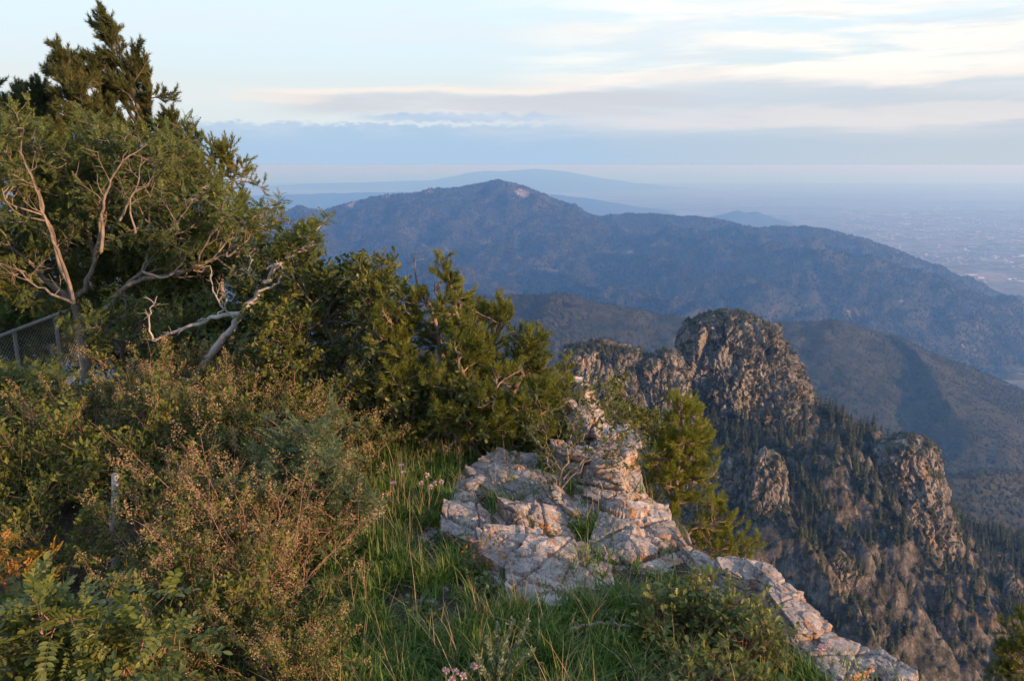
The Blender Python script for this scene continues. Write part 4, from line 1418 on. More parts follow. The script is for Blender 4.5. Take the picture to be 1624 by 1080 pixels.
PINE = dict(seg=[6, 5, 3], trop=[(0, 0, .25), (0, 0, .25), (0, 0, .6)], jit=[.18, .26, .2], kids=[10, 9, 0], t0=[.2, .2, 0], ang=[64, 58, 0],
            len=[1, .36, .12], rad=[.03, .010, .005], leaves=3, lt0=.3, shrink=.7)


def pine(name, label, cat, base, limbs, seed, needle, mat, tpl, cfg, dead=(), bark=None, kids=None):
    sk = Sk(seed)
    for pts, r0, r1, n in limbs:
        d = sk.limb(pts, r0, r1, .012)
        L = np.linalg.norm(np.diff(d, axis=0), axis=1).sum()
        sk.branch(d, L, r0 * .7, 0, cfg, n=n)
    parts = {'needles': (dress(sk, tpl, needle, sk.rg, .35, .35, 1, .5, 1.0), mat, False)}
    for pts, r0, r1 in dead:
        d = sk.limb(pts, r0, r1, .01)
        for k in range(5):
            i = sk.rg.integers(2, len(d) - 1)
            sk.add(np.array([d[i], d[i] + sk.rg.normal(0, .05, 3) + (0, 0, .07), d[i] + sk.rg.normal(0, .09, 3) + (0, 0, .14)]), r1 * 1.2, .002)
    parts['branches'] = (tubes(sk.paths, 5), bark or M_pbark, True)
    return plant(name, label, cat, base, parts)


# three low wind-pruned pines in the middle
pine('dwarf_pine', 'low wind pruned pine with a dead pale spike rising from its top', 'pine', gp(705, 7.6),
     [(PX(7.6, (705, 745), (716, 650), (702, 570), (690, 505), (668, 462)), .05, .014, 11),
      (PX(7.5, (716, 650), (735, 560), (722, 490), (710, 452)), .035, .012, 10),
      (PX(7.4, (716, 655), (650, 610), (625, 540), (618, 505)), .035, .012, 10),
      (PX(7.1, (712, 680), (690, 640), (660, 620), (640, 600)), .03, .012, 9),
      (PX(7.9, (716, 650), (760, 590), (752, 535), (742, 500)), .03, .012, 10),
      (PX(7.0, (710, 690), (740, 650), (735, 600), (725, 560)), .03, .012, 10)],
     401, .085, M_pine, TUFT, PINE, [(PX(7.6, (690, 505), (663, 450), (658, 410)), .016, .004), (PX(7.5, (690, 530), (648, 500), (632, 478)), .012, .004),
                                    (PX(7.5, (700, 480), (690, 462), (712, 440)), .010, .004)])
pine('dwarf_pine', 'bushy low pine in the centre, leaning over the back slab', 'pine', gp(790, 7.7),
     [(PX(7.7, (790, 745), (785, 660), (768, 590), (785, 535), (798, 512)), .045, .013, 12),
      (PX(7.5, (785, 660), (820, 610), (830, 570), (836, 555)), .04, .012, 11),
      (PX(7.3, (785, 680), (750, 640), (742, 590), (748, 560)), .03, .012, 10),
      (PX(7.0, (790, 720), (800, 680), (790, 640), (785, 610)), .03, .012, 11),
      (PX(6.9, (780, 740), (745, 710), (720, 690), (708, 668)), .03, .012, 10),
      (PX(7.1, (795, 730), (830, 700), (842, 660), (850, 630)), .03, .012, 11)],
     402, .085, M_pine, TUFT, PINE, [(PX(7.6, (770, 590), (768, 545), (762, 512)), .014, .005)])
pine('dwarf_pine', 'low spreading pine at the right end, touching the pink cliff wall', 'pine', gp(850, 7.9),
     [(PX(8.0, (850, 745), (850, 680), (862, 620), (868, 585)), .045, .013, 12),
      (PX(7.9, (850, 690), (872, 650), (878, 620)), .035, .012, 11),
      (PX(7.5, (850, 720), (868, 700), (882, 665), (886, 645)), .03, .012, 11),
      (PX(7.2, (850, 735), (830, 720), (815, 700), (805, 672)), .03, .012, 10),
      (PX(7.2, (850, 740), (862, 735), (876, 715), (884, 700)), .03, .012, 10)],
     403, .085, M_pine, TUFT, PINE)
# the young pine growing below the edge
YP = dict(PINE, len=[1, .34, .13], kids=[6, 3, 0], ang=[58, 42, 0], t0=[.35, .3, 0], trop=[(0, 0, .1), (0, 0, .3), (0, 0, .7)], leaves=3)
sk = Sk(405)
base = P(1082, 930, 8.6)
tr = sk.limb(PX(8.6, (1082, 990), (1078, 880), (1072, 790), (1076, 735), (1080, 690), (1082, 630)), .045, .007, .008)
L = len(tr) - 1
for w in range(11):                      # whorls with clear gaps between
    t_ = .16 + .80 * w / 11
    i = int(t_ * L)
    p = tr[i] + (tr[min(i + 1, L)] - tr[i]) * (t_ * L - i)
    a0 = sk.rg.uniform(0, 6.28)
    for k in range(4 if w < 8 else 3):
        a = a0 + k * 2 * pi / (4 if w < 8 else 3) + sk.rg.uniform(-.4, .4)
        ln = (.86 - .76 * t_) * sk.rg.uniform(.7, 1.15)
        sk.grow(p, (cos(a), sin(a), .25 + .7 * t_), ln, .013, 0, dict(YP, kids=[int(3 + ln * 7), 3, 0], len=[1, .10 + .20 * ln, .12]))
sk.grow(tr[-2], (0.05, 0, 1), .22, .007, 1, YP)
for k, (q, r0) in enumerate([(PX(8.3, (1080, 900), (1120, 880), (1150, 870), (1178, 872)), .02), (PX(8.2, (1080, 930), (1130, 905), (1165, 890), (1182, 884)), .02), (PX(8.3, (1080, 850), (1110, 835), (1140, 830)), .016)]):
    d = sk.limb(q, r0, .006)
    sk.branch(d, .8, .012, 0, dict(YP, len=[1, .26, .15]), n=9)
plant('young_pine', 'upright young green pine growing just below the ledge edge', 'pine', base,
      {'needles': (dress(sk, TUFT, .080, sk.rg, .35, .3, 1, .5, 1.0), M_young, False), 'branches': (tubes(sk.paths, 5), M_pbark, True)})

# tall wind-swept conifers on the left
FIR = dict(seg=[6, 5, 3], trop=[(-.25, 0, .4), (-.2, 0, .35), (-.1, 0, .6)], jit=[.14, .24, .18], kids=[11, 10, 0], t0=[.12, .15, 0], ang=[55, 48, 0],
           len=[1, .46, .15], rad=[.03, .012, .006], leaves=5, lt0=.2, shrink=.6, wind=(-.18, 0, .12))
YA = 13.5
pine('windswept_fir', 'tallest dark conifer, its wind swept spire leaning left against the sky', 'conifer', gp(262, YA),
     [(PX(YA, (262, 600), (258, 440), (244, 300), (226, 200), (204, 115), (178, 45)), .10, .012, 34),
      (PX(YA - .3, (236, 260), (190, 225), (145, 180), (118, 140), (98, 100)), .045, .010, 24),
      (PX(YA, (228, 215), (200, 170), (180, 140), (168, 110)), .04, .010, 12),
      (PX(YA + .2, (215, 170), (236, 160), (240, 140), (238, 120)), .03, .012, 10),
      (PX(YA, (240, 290), (270, 260), (274, 235), (270, 215)), .035, .012, 12),
      (PX(YA - .6, (246, 330), (200, 295), (165, 255), (148, 225)), .04, .012, 15),
      (PX(YA + .4, (250, 360), (290, 330), (300, 290), (296, 250)), .035, .012, 12),
      (PX(YA - .6, (252, 400), (215, 380), (190, 340), (180, 300)), .04, .012, 14),
      (PX(YA - .4, (255, 430), (300, 400), (330, 370), (340, 330)), .04, .012, 13),
      (PX(YA, (258, 450), (200, 440), (150, 400), (130, 360)), .04, .012, 14),
      (PX(YA - .2, (236, 250), (205, 235), (180, 205), (168, 180)), .03, .010, 14), (PX(YA + .3, (244, 300), (285, 290), (300, 275), (300, 258)), .03, .010, 12),
      (PX(YA - .8, (240, 300), (170, 300), (120, 270), (92, 235)), .04, .010, 18), (PX(YA - .8, (246, 350), (180, 350), (110, 330), (80, 295)), .04, .010, 18), (PX(YA - .7, (232, 230), (170, 200), (135, 178), (118, 150)), .03, .010, 14)],
     411, .115, M_fir, TUFT_FAR, FIR, bark=M_dark)
YB = 14.5
pine('windswept_fir', 'dark leaning conifer at the far left edge, shorter than the spire', 'conifer', gp(60, YB),
     [(PX(YB, (70, 600), (62, 440), (52, 320), (46, 220), (34, 145)), .10, .012, 20),
      (PX(YB - .3, (50, 300), (20, 250), (0, 220), (-12, 185)), .045, .012, 16),
      (PX(YB, (45, 250), (75, 210), (80, 195), (74, 180)), .04, .012, 13),
      (PX(YB, (55, 350), (100, 310), (115, 270), (112, 235)), .04, .012, 14),
      (PX(YB - .5, (56, 380), (10, 350), (-20, 300), (-30, 250)), .04, .012, 15),
      (PX(YB - .5, (60, 430), (110, 400), (130, 360), (128, 320)), .04, .012, 14),
      (PX(YB - .5, (60, 470), (10, 450), (-20, 400)), .04, .012, 14),
      (PX(YB - .6, (50, 300), (80, 270), (92, 230), (90, 200)), .03, .010, 14), (PX(YB - .6, (48, 260), (20, 220), (8, 190), (2, 160)), .03, .010, 14), (PX(YB - .6, (46, 230), (52, 200), (60, 175), (58, 150)), .03, .010, 12)],
     412, .115, M_fir, TUFT_FAR, FIR, bark=M_dark)
YC = 12.8
pine('twisted_pine', 'sparse twisted pine with bent pale limbs at the right end of the tall trees', 'pine', gp(350, YC),
     [(PX(YC, (352, 560), (350, 430), (346, 345), (338, 300), (332, 278), (308, 270)), .07, .012, 13),
      (PX(YC, (346, 345), (366, 310), (372, 275), (378, 252)), .03, .010, 6),
      (PX(YC + .3, (338, 300), (320, 260), (312, 240), (300, 226)), .03, .010, 8),
      (PX(YC, (340, 310), (350, 280), (352, 255), (348, 236)), .025, .010, 7),
      (PX(YC + .3, (348, 400), (300, 360), (285, 310), (288, 262)), .04, .012, 14),
      (PX(YC, (350, 440), (380, 400), (390, 360), (378, 325)), .035, .012, 10)],
     413, .10, M_pine, TUFT_FAR, dict(PINE, len=[1, .45, .18]))

# ------------------------------------------------------------------ broad-leaved trees
BROAD = dict(seg=[5, 5, 4, 3], trop=[(0, 0, .2), (0, 0, .25), (0, 0, .2), (0, 0, .1)], jit=[.2, .24, .26, .2], kids=[5, 5, 4, 0], t0=[.3, .25, .25, 0], ang=[50, 52, 50, 0],
             len=[1, .75, .40, .20], rad=[.05, .018, .009, .004], leaves=3, lt0=.25, shrink=.6)


def broad(name, label, cat, base, limbs, seed, tpl, size, leaf, bark, cfg, extra=(), per=2, spread=.9, upb=.25, leafless=(), k=5):
    sk = Sk(seed)
    for pts, r0, r1, n in limbs:
        d = sk.limb(pts, r0, r1, .015)
        if n:
            sk.branch(d, 1, r0 * .6, 0, cfg, n=n)
    vf = dress(sk, tpl, size, sk.rg, spread, upb, per, .45, .5)
    for pts, r0, r1 in leafless:
        d = sk.limb(pts, r0, r1, .009)
        c2 = dict(cfg, kids=[0, 4, 3, 0], leaves=1)
        keep = (list(sk.pos), list(sk.dir))
        sk.branch(d, 1, r0 * .5, 1, c2, n=4)
        sk.pos, sk.dir = keep
    return plant(name, label, cat, base, {'branches': (tubes(sk.paths, k), bark, True), 'leaves': (vf, leaf, False)})


YL = 10.4
broad('locust_tree', 'spreading broad leaved tree with pale forked limbs beside the wire fence', 'tree', gp(135, YL),
      [(PX(YL, (138, 600), (130, 530), (118, 482)), .075, .055, 0),
       (PX(YL - .3, (118, 482), (98, 415), (74, 350), (60, 300), (30, 238)), .036, .010, 6),
       (PX(YL - .2, (118, 482), (150, 420), (160, 355), (172, 290), (206, 242)), .038, .010, 8),
       (PX(YL - .5, (130, 530), (190, 465), (226, 430), (242, 385), (288, 345)), .042, .010, 9),
       (PX(YL - .6, (190, 465), (220, 445), (292, 430), (335, 412), (368, 402), (384, 392)), .038, .010, 10),
       (PX(YL + .2, (226, 430), (255, 405), (285, 390), (305, 368)), .03, .010, 9),
       (PX(YL + .4, (150, 420), (190, 350), (230, 300), (260, 260)), .035, .010, 10),
       (PX(YL + .3, (118, 482), (70, 440), (30, 400), (-10, 380)), .04, .010, 9),
       (PX(YL + .5, (98, 415), (115, 350), (105, 300), (95, 265)), .035, .010, 10),
       (PX(YL + .5, (90, 400), (45, 350), (20, 300), (5, 270)), .035, .010, 10),
       (PX(YL + .5, (150, 420), (142, 350), (150, 300), (165, 262)), .035, .010, 10),
       (PX(YL + .2, (190, 465), (240, 480), (300, 470), (350, 450)), .035, .010, 10),
       (PX(YL + .6, (130, 520), (200, 500), (260, 500), (300, 520)), .035, .010, 9),
       (PX(YL, (110, 470), (60, 440), (20, 430), (-20, 425)), .03, .010, 8)],
      421, PIN_FAR, .135, M_locust, M_bark, dict(BROAD, kids=[5, 5, 4, 0]), per=2,
      leafless=[(PX(YL - .7, (118, 482), (96, 410), (70, 345), (58, 300), (28, 236)), .026, .005), (PX(YL - .8, (160, 400), (165, 330), (178, 285), (204, 240)), .024, .005),
                (PX(YL - .8, (190, 350), (215, 300), (222, 260)), .016, .004), (PX(YL - .9, (225, 430), (262, 440), (292, 415), (296, 400)), .02, .005),
                (PX(YL - .9, (215, 370), (205, 320), (230, 290)), .014, .004), (PX(YL - .7, (118, 482), (60, 455), (20, 420)), .02, .005)])
YD = 8.0
broad('leaning_tree', 'half dead leaning tree, bleached bare limbs with one leafy tuft at the tip', 'tree', gp(300, YD),
      [(PX(YD, (285, 690), (318, 590), (355, 535), (386, 494), (420, 450), (436, 424)), .05, .026, 0),
       (PX(YD, (436, 424), (468, 402), (484, 392), (500, 386)), .022, .006, 5)],
      431, PIN_FAR, .11, M_locust, M_dead, dict(BROAD, len=[1, .18, .12, .09], kids=[2, 3, 3, 0]), per=3,
      leafless=[(PX(YD, (386, 494), (345, 503), (290, 521), (243, 541)), .03, .012), (PX(YD, (420, 450), (396, 436), (401, 412)), .016, .006), (PX(YD - .2, (410, 462), (440, 450), (448, 430), (438, 412)), .014, .005),
                (PX(YD, (376, 508), (340, 470), (336, 420)), .012, .004), (PX(YD, (345, 503), (360, 480), (352, 455)), .012, .004), (PX(YD, (243, 541), (236, 500), (250, 470)), .012, .004),
                (PX(YD, (468, 402), (458, 372), (470, 352)), .010, .003)])
YO = 7.9
OAKC = dict(BROAD, len=[1, .5, .28, .14], leaves=3)
broad('scrub_oak', 'scrub oak with a dark bent stem left of the low pines', 'oak', gp(545, YO),
      [(PX(YO, (545, 715), (546, 640), (540, 580), (520, 520), (492, 486)), .045, .012, 9),
       (PX(YO, (540, 580), (566, 525), (585, 490), (600, 478)), .03, .010, 9),
       (PX(YO + .2, (520, 520), (540, 490), (560, 472), (575, 465)), .025, .008, 8),
       (PX(YO - .3, (546, 650), (500, 600), (470, 560), (450, 540)), .03, .010, 10),
       (PX(YO - .4, (546, 660), (590, 610), (610, 580), (622, 560)), .03, .010, 10),
       (PX(YO - .5, (546, 680), (520, 640), (490, 625), (470, 620)), .025, .010, 9),
       (PX(YO - .5, (546, 690), (580, 660), (605, 640), (620, 630)), .025, .010, 9),
       (PX(YO + .3, (520, 520), (485, 485), (465, 465), (455, 455)), .025, .008, 8)],
      441, [OAK], .062, M_oak, M_dark, OAKC, per=3)
broad('scrub_oak', 'leafy scrub oak behind the leaning bleached limbs', 'oak', gp(430, 9.6),
      [(PX(9.6, (430, 640), (425, 570), (410, 540), (400, 505)), .045, .012, 10),
       (PX(9.6, (425, 570), (470, 540), (490, 510), (500, 490)), .035, .010, 10),
       (PX(9.6, (425, 580), (380, 560), (360, 530), (350, 515)), .03, .010, 9),
       (PX(9.4, (428, 600), (480, 570), (510, 545), (520, 525)), .03, .010, 10),
       (PX(9.8, (425, 560), (440, 510), (450, 480), (455, 460)), .03, .010, 10),
       (PX(9.2, (428, 610), (400, 580), (370, 570), (345, 570)), .03, .010, 9)],
      442, [OAK], .068, M_oak, M_dark, dict(OAKC, len=[1, .6, .34, .17]), per=3)
broad('scrub_oak', 'low scrub oak sprouting in front of the low pines', 'oak', gp(665, 7.0),
      [(PX(7.0, (665, 750), (670, 710), (690, 675), (705, 650)), .022, .008, 7),
       (PX(7.0, (665, 740), (640, 700), (620, 670), (612, 640)), .022, .008, 8),
       (PX(6.9, (666, 735), (720, 705), (745, 680), (752, 655)), .022, .008, 7)],
      443, [OAK], .06, M_oak, M_dark, dict(OAKC, len=[1, .36, .22, .12], kids=[4, 4, 3, 0]), per=3)
broad('locust_bush', 'dense green bush at the left edge in front of the wire fence', 'bush', gp(20, 7.2),
      [(PX(7.2, (20, 760), (10, 720), (-10, 680), (-20, 640)), .03, .01, 9), (PX(7.2, (20, 740), (50, 710), (60, 685), (64, 665)), .03, .01, 9), (PX(7.0, (20, 720), (90, 700), (110, 675), (112, 655)), .025, .01, 8),
       (PX(7.5, (15, 700), (22, 690), (24, 660), (20, 640)), .025, .01, 9)],
      444, PIN_FAR, .11, M_locust, M_dark, dict(OAKC, len=[1, .45, .26, .15], kids=[4, 4, 3, 0]), per=2)
broad('locust_bush', 'dark tall bush closing the gap behind the spreading tree trunk', 'bush', gp(205, 11.6),
      [(PX(11.6, (205, 640), (190, 520), (170, 440), (160, 390)), .04, .01, 10), (PX(11.6, (205, 620), (230, 500), (250, 430), (262, 380)), .04, .01, 10), (PX(11.5, (205, 620), (280, 540), (300, 480), (310, 430)), .04, .01, 10),
       (PX(11.8, (205, 600), (215, 480), (205, 400), (200, 340)), .04, .01, 10), (PX(12.2, (190, 560), (120, 440), (90, 400), (60, 360)), .04, .01, 10), (PX(12.4, (190, 560), (110, 430), (40, 420), (0, 420)), .04, .01, 10)],
      448, PIN_FAR, .14, M_locust, M_dark, dict(OAKC, len=[1, .75, .42, .2], kids=[5, 5, 4, 0]), per=2)
broad('locust_bush', 'dark bush behind the wire fence at the left edge', 'bush', P(60, 600, 15.5),
      [(PX(15.5, (60, 620), (40, 540), (20, 490), (0, 450)), .04, .01, 11), (PX(15.5, (60, 620), (70, 540), (75, 480), (72, 430)), .04, .01, 11), (PX(15.5, (60, 620), (110, 550), (125, 500), (130, 450)), .04, .01, 11),
       (PX(15.8, (60, 620), (10, 560), (-20, 530), (-40, 500)), .04, .01, 11), (PX(15.2, (60, 620), (130, 580), (170, 540), (190, 510)), .04, .01, 11)],
      449, PIN_FAR, .17, M_locust, M_dark, dict(OAKC, len=[1, .9, .5, .25], kids=[5, 5, 4, 0]), per=2)
broad('hedge', 'low dark hedge of brush behind the fence and the trunks of the left trees', 'hedge', P(150, 640, 14.4),
      [(PX(14.4, (x_, 660), (x_ + 6, 600), (x_ - 4, 555), (x_ + 3, 520)), .025, .008, 7) for x_ in range(-30, 330, 24)],
      450, PIN_FAR, .17, M_locust, M_dark, dict(OAKC, len=[1, .6, .38, .22], kids=[4, 4, 3, 0]), per=2)
broad('locust_bush', 'green bush tucked under the spreading tree, behind the tan shrubs', 'bush', gp(235, 9.2),
      [(PX(9.2, (235, 650), (220, 590), (200, 550), (190, 520)), .03, .01, 9), (PX(9.2, (235, 640), (270, 590), (290, 560), (300, 535)), .03, .01, 9), (PX(9.0, (235, 640), (330, 620), (360, 590), (380, 570)), .03, .01, 8)],
      445, PIN_FAR, .11, M_locust, M_dark, dict(OAKC, len=[1, .55, .3, .16], kids=[4, 4, 3, 0]), per=2)
# the thin twisted shrub and the sapling on the cliff edge
broad('twisted_shrub', 'thin grey twisted shrub with few leaves, rooted at the foot of the pink cliff', 'shrub', gp(890, 6.0),
      [(PX(6.0, (888, 800), (895, 740), (905, 690), (912, 655)), .011, .003, 5), (PX(6.0, (893, 760), (930, 720), (970, 700), (1000, 684)), .008, .002, 6), (PX(5.95, (890, 775), (925, 735), (950, 720), (985, 716)), .006, .002, 5),
       (PX(5.95, (890, 780), (870, 735), (866, 700), (872, 668)), .007, .002, 5), (PX(6.0, (900, 720), (925, 690), (940, 660), (935, 640)), .006, .002, 5)],
      446, [LEAF4], .042, M_oak, M_bark, dict(OAKC, len=[1, .26, .16, .09], rad=[.01, .005, .003, .0015], kids=[3, 3, 3, 0]), per=2)
broad('cliff_sapling', 'slender leafy sapling leaning out over the drop left of the young pine', 'sapling', P(975, 720, 8.2),
      [(PX(8.2, (955, 745), (985, 700), (1000, 672), (996, 640), (990, 618)), .016, .005, 7), (PX(8.2, (985, 700), (1012, 690), (1024, 670)), .010, .004, 5), (PX(8.1, (975, 715), (970, 680), (975, 655)), .010, .004, 5)],
      447, [LEAF4], .06, M_oak, M_bark, dict(OAKC, len=[1, .24, .15, .10], kids=[3, 3, 3, 0]), per=2)
pine('conifer_spray', 'bright green conifer top poking up at the right edge of the photo', 'conifer', P(1640, 1085, 13),
     [(PX(13, (1645, 1120), (1640, 1060), (1632, 1020), (1628, 995)), .04, .01, 9), (PX(12.8, (1640, 1070), (1615, 1050), (1600, 1035)), .025, .008, 8), (PX(12.8, (1642, 1080), (1615, 1078), (1592, 1064)), .025, .008, 8),
      (PX(12.9, (1640, 1050), (1625, 1030), (1608, 1010)), .02, .008, 7)],
     414, .12, M_pine, TUFT_FAR, dict(PINE, len=[1, .35, .16]))
# ================================================================== shrubs, herbs, grass and small things
def spirea(seed, plumes=True, nst=34, h=.95, red=1.0, leafn=4, ls=.040, lm=None):
    """stems rising from one root, small leaves, dry feathery plumes on top; built round the origin"""
    sk = Sk(seed)
    rg = sk.rg
    pl, pd = [], []
    for k in range(nst):
        a = rg.uniform(0, 2 * pi)
        lean = rg.uniform(.1, .75)
        d = np.array([cos(a) * lean, sin(a) * lean, 1.0])
        L = h * rg.uniform(.6, 1.1)
        n = 7
        pts = [np.array([cos(a) * .06, sin(a) * .06, -.05])]
        dd = unit(d)
        for i in range(n):
            dd = unit(dd + rg.normal(0, .10, 3) + np.array([cos(a) * .05, sin(a) * .05, -.02]))
            pts.append(pts[-1] + dd * L / n)
        pts = np.array(pts)
        sk.add(pts, .0038 * red, .0014)
        for q in range(9):
            i = rg.integers(2, n)
            t0 = unit(pts[i + 1] - pts[i]) if i < n else dd
            b = unit(t0 * .8 + rg.normal(0, .55, 3) + (0, 0, .2))
            l = rg.uniform(.08, .22)
            p0 = pts[i] + (pts[min(i + 1, n)] - pts[i]) * rg.random()
            mid = p0 + b * l * .5 + rg.normal(0, .012, 3)
            e = mid + unit(b + rg.normal(0, .25, 3) + (0, 0, .15)) * l * .5
            sk.add(np.array([p0, mid, e]), .0018, .0008)
            for u in range(leafn):
                f = rg.random()
                sk.pos.append(p0 + (e - p0) * f)
                sk.dir.append(b)
            if plumes and (e[2] > h * .38) and rg.random() < .27:
                pl.append(e)
                pd.append(unit(b + (0, 0, .4)))
        if plumes and rg.random() < .8:
            pl.append(pts[-1])
            pd.append(unit(dd + (0, 0, .2)))
    parts = {'stems': (tubes(sk.paths, 4), M_twig, True), 'leaves': (dress(sk, [LEAF4], ls, rg, .9, .25, 3, .6, .4, .018), lm or M_shrub, False)}
    if plumes:
        pl, pd = np.array(pl), np.array(pd)
        m = 60
        n = len(pl)
        t = rg.uniform(0, 1, (n, m))
        w = .026 * (1 - t) ** .7 + .004
        off = rg.normal(0, 1, (n, m, 3)) * w[..., None]
        ln = rg.uniform(.07, .17, n)
        c = pl[:, None] + pd[:, None] * (t * ln[:, None])[..., None] + off
        c = c.reshape(-1, 3)
        d = unit(rg.normal(0, 1, c.shape))
        parts['flower_plumes'] = (inst(LEAF4, c, frames(d, rg, 1, 1.), rg.uniform(.009, .020, len(c))), M_plume, False)
    return parts


def local(name, label, cat, parts, loc, rz, sc, group):
    r = thing(name, label, cat, tuple(loc), rz, group, sc)
    for nm, (vf, mat, sm) in parts.items():
        link(nm, make_mesh(nm, vf[0], [vf[1]], sm), mat, r)
    return r


GRP = 'dry flowering shrubs on the ledge'
kinds = [spirea(501), spirea(502, True, 34, 1.0, 1.0, 4, .05, M_oak), spirea(503, True, 34, .9, 1.3, 1, .035), spirea(504, False, 30, .9, 1.1, 4, .044, M_shrub)]
spots = [  # px, Y, kind, rz, scale, label
    (335, 6.6, 0, .3, 1.05, 'tan plumed shrub straight below the leaning bleached limbs'),
    (262, 7.4, 1, 1.1, 1.0, 'tan plumed shrub right of the spreading tree trunk, farthest back'),
    (415, 6.3, 1, 2.2, .95, 'golden plumed shrub between the grey green bush and the leaning limbs'),
    (360, 5.0, 2, 0, 1.0, 'reddish twiggy shrub with tan plumes, most upright in the middle of the thicket'),
    (275, 4.6, 0, 4.0, .85, 'golden plumed shrub directly right of the weathered post'),
    (150, 6.6, 2, 2.0, 1.0, 'plumed shrub below the trunk of the spreading tree'),
    (85, 5.9, 3, 1.0, 1.1, 'dark leafy shrub above and left of the weathered post'),
    (190, 6.0, 3, 3.0, 1.15, 'dark leafy shrub just behind the weathered post'),
    (440, 4.4, 2, 5.0, .95, 'reddish twiggy shrub low on the right of the thicket by the grass'),
    (340, 3.9, 3, 2.2, .8, 'leafy low shrub in front of the reddish twiggy shrub'),
    (455, 3.6, 0, .8, .62, 'small plumed shrub at the bottom edge beside the grass'),
    (505, 5.8, 1, 3.6, .8, 'plumed shrub behind the grey green bush'),
    (20, 5.2, 3, 4.4, 1.0, 'dark leafy shrub at the left edge above the turning leaves'),
    (300, 5.7, 3, 5.3, 1.0, 'leafy shrub filling the gap between two plumed shrubs'),
    (480, 7.0, 3, 1.9, 1.0, 'leafy shrub in the shade under the scrub oak'),
    (400, 7.6, 1, 4.9, .95, 'tan plumed shrub beneath the leafy scrub oak'),
    (600, 7.4, 3, .5, .8, 'leafy shrub at the foot of the bent oak stem'),
    (285, 3.7, 3, 0.6, .7, 'low green shrub in front of the golden plumed one by the post'),
    (105, 4.7, 3, 5.9, .7, 'dark low shrub left of the weathered post foot'),
    (380, 4.4, 0, 2.9, .72, 'short golden plumed shrub in front of the reddish one'),
]
first = {}
for px, Y, k, rz, sc, lab in spots:
    g = gp(px, Y, -.03)
    if k not in first:
        first[k] = local('flowering_shrub' if k != 3 else 'leafy_shrub', lab, 'shrub', kinds[k], g, rz, sc, GRP if k != 3 else 'leafy shrubs on the ledge')
    else:
        dup(first[k], tuple(g), rz, lab, sc)

# grey green bush with feathery compound leaves
broad('feathery_bush', 'grey green bush with small feathery leaves on the right of the thicket', 'bush', gp(490, 5.2),
      [([gp(490, 5.2), gp(485, 5.2, .3), gp(470, 5.1, .62)], .012, .005, 9), ([gp(490, 5.2), gp(505, 5.1, .32), gp(515, 5.0, .66)], .012, .005, 10), ([gp(490, 5.2), gp(500, 5.3, .4), gp(490, 5.3, .78)], .012, .005, 10),
       ([gp(490, 5.2), gp(520, 5.0, .2), gp(545, 4.9, .35)], .012, .005, 8), ([gp(490, 5.2), gp(470, 5.0, .2), gp(450, 4.9, .42)], .012, .005, 8)],
      521, PIN_FAR, .075, M_blue, M_twig, dict(OAKC, len=[1, .26, .16, .09], rad=[.01, .006, .004, .002], kids=[4, 4, 3, 0]), per=2)

# close locust sprays at the lower left
NEARC = dict(seg=[5, 5, 3], trop=[(0, 0, .1), (0, 0, .1), (0, 0, 0)], jit=[.12, .14, .1], kids=[7, 5, 0], t0=[.2, .2, 0], ang=[52, 50, 0], len=[1, .22, .10], rad=[.012, .006, .003], leaves=2, lt0=.3, shrink=.5)
broad('locust_sprig', 'nearest leafy sprig with large rounded leaflets in the bottom left corner', 'bush', P(110, 1240, 2.55),
      [(PX(2.5, (110, 1240), (105, 1120), (115, 1020), (125, 950)), .012, .004, 6), (PX(2.45, (110, 1240), (150, 1150), (190, 1090), (225, 1050)), .010, .004, 6), (PX(2.5, (100, 1240), (60, 1140), (40, 1060), (25, 1010)), .010, .004, 6),
       (PX(2.4, (110, 1220), (40, 1140), (-20, 1080), (-50, 1020)), .010, .004, 8), (PX(2.35, (110, 1240), (150, 1140), (170, 1110), (180, 1090)), .010, .004, 5), (PX(2.5, (110, 1240), (80, 1130), (80, 1080), (78, 1040)), .010, .004, 5)],
      531, PIN_NEAR, .115, M_near, M_twig, NEARC, per=2, upb=.2)
broad('turning_sprig', 'sprig of small leaves turning orange at the left edge', 'bush', P(-5, 1080, 2.9),
      [(PX(2.9, (-5, 1080), (0, 980), (12, 920), (28, 875)), .006, .003, 4), (PX(2.9, (-5, 1080), (-20, 980), (-18, 910), (-8, 865)), .006, .003, 4), (PX(2.9, (0, 1040), (25, 980), (45, 945), (58, 925)), .005, .003, 3)],
      532, PIN_FAR, .085, M_amber, M_twig, dict(NEARC, len=[1, .12, .07], kids=[7, 4, 0]), per=1, upb=.2)
broad('turning_sprig', 'small cluster of orange leaves under the dense green bush at left', 'bush', gp(70, 6.3),
      [([gp(70, 6.3), gp(66, 6.3, .4), gp(60, 6.3, .75)], .008, .003, 7)], 533, PIN_FAR, .07, M_amber, M_twig, dict(NEARC, len=[1, .2, .1]), per=1)

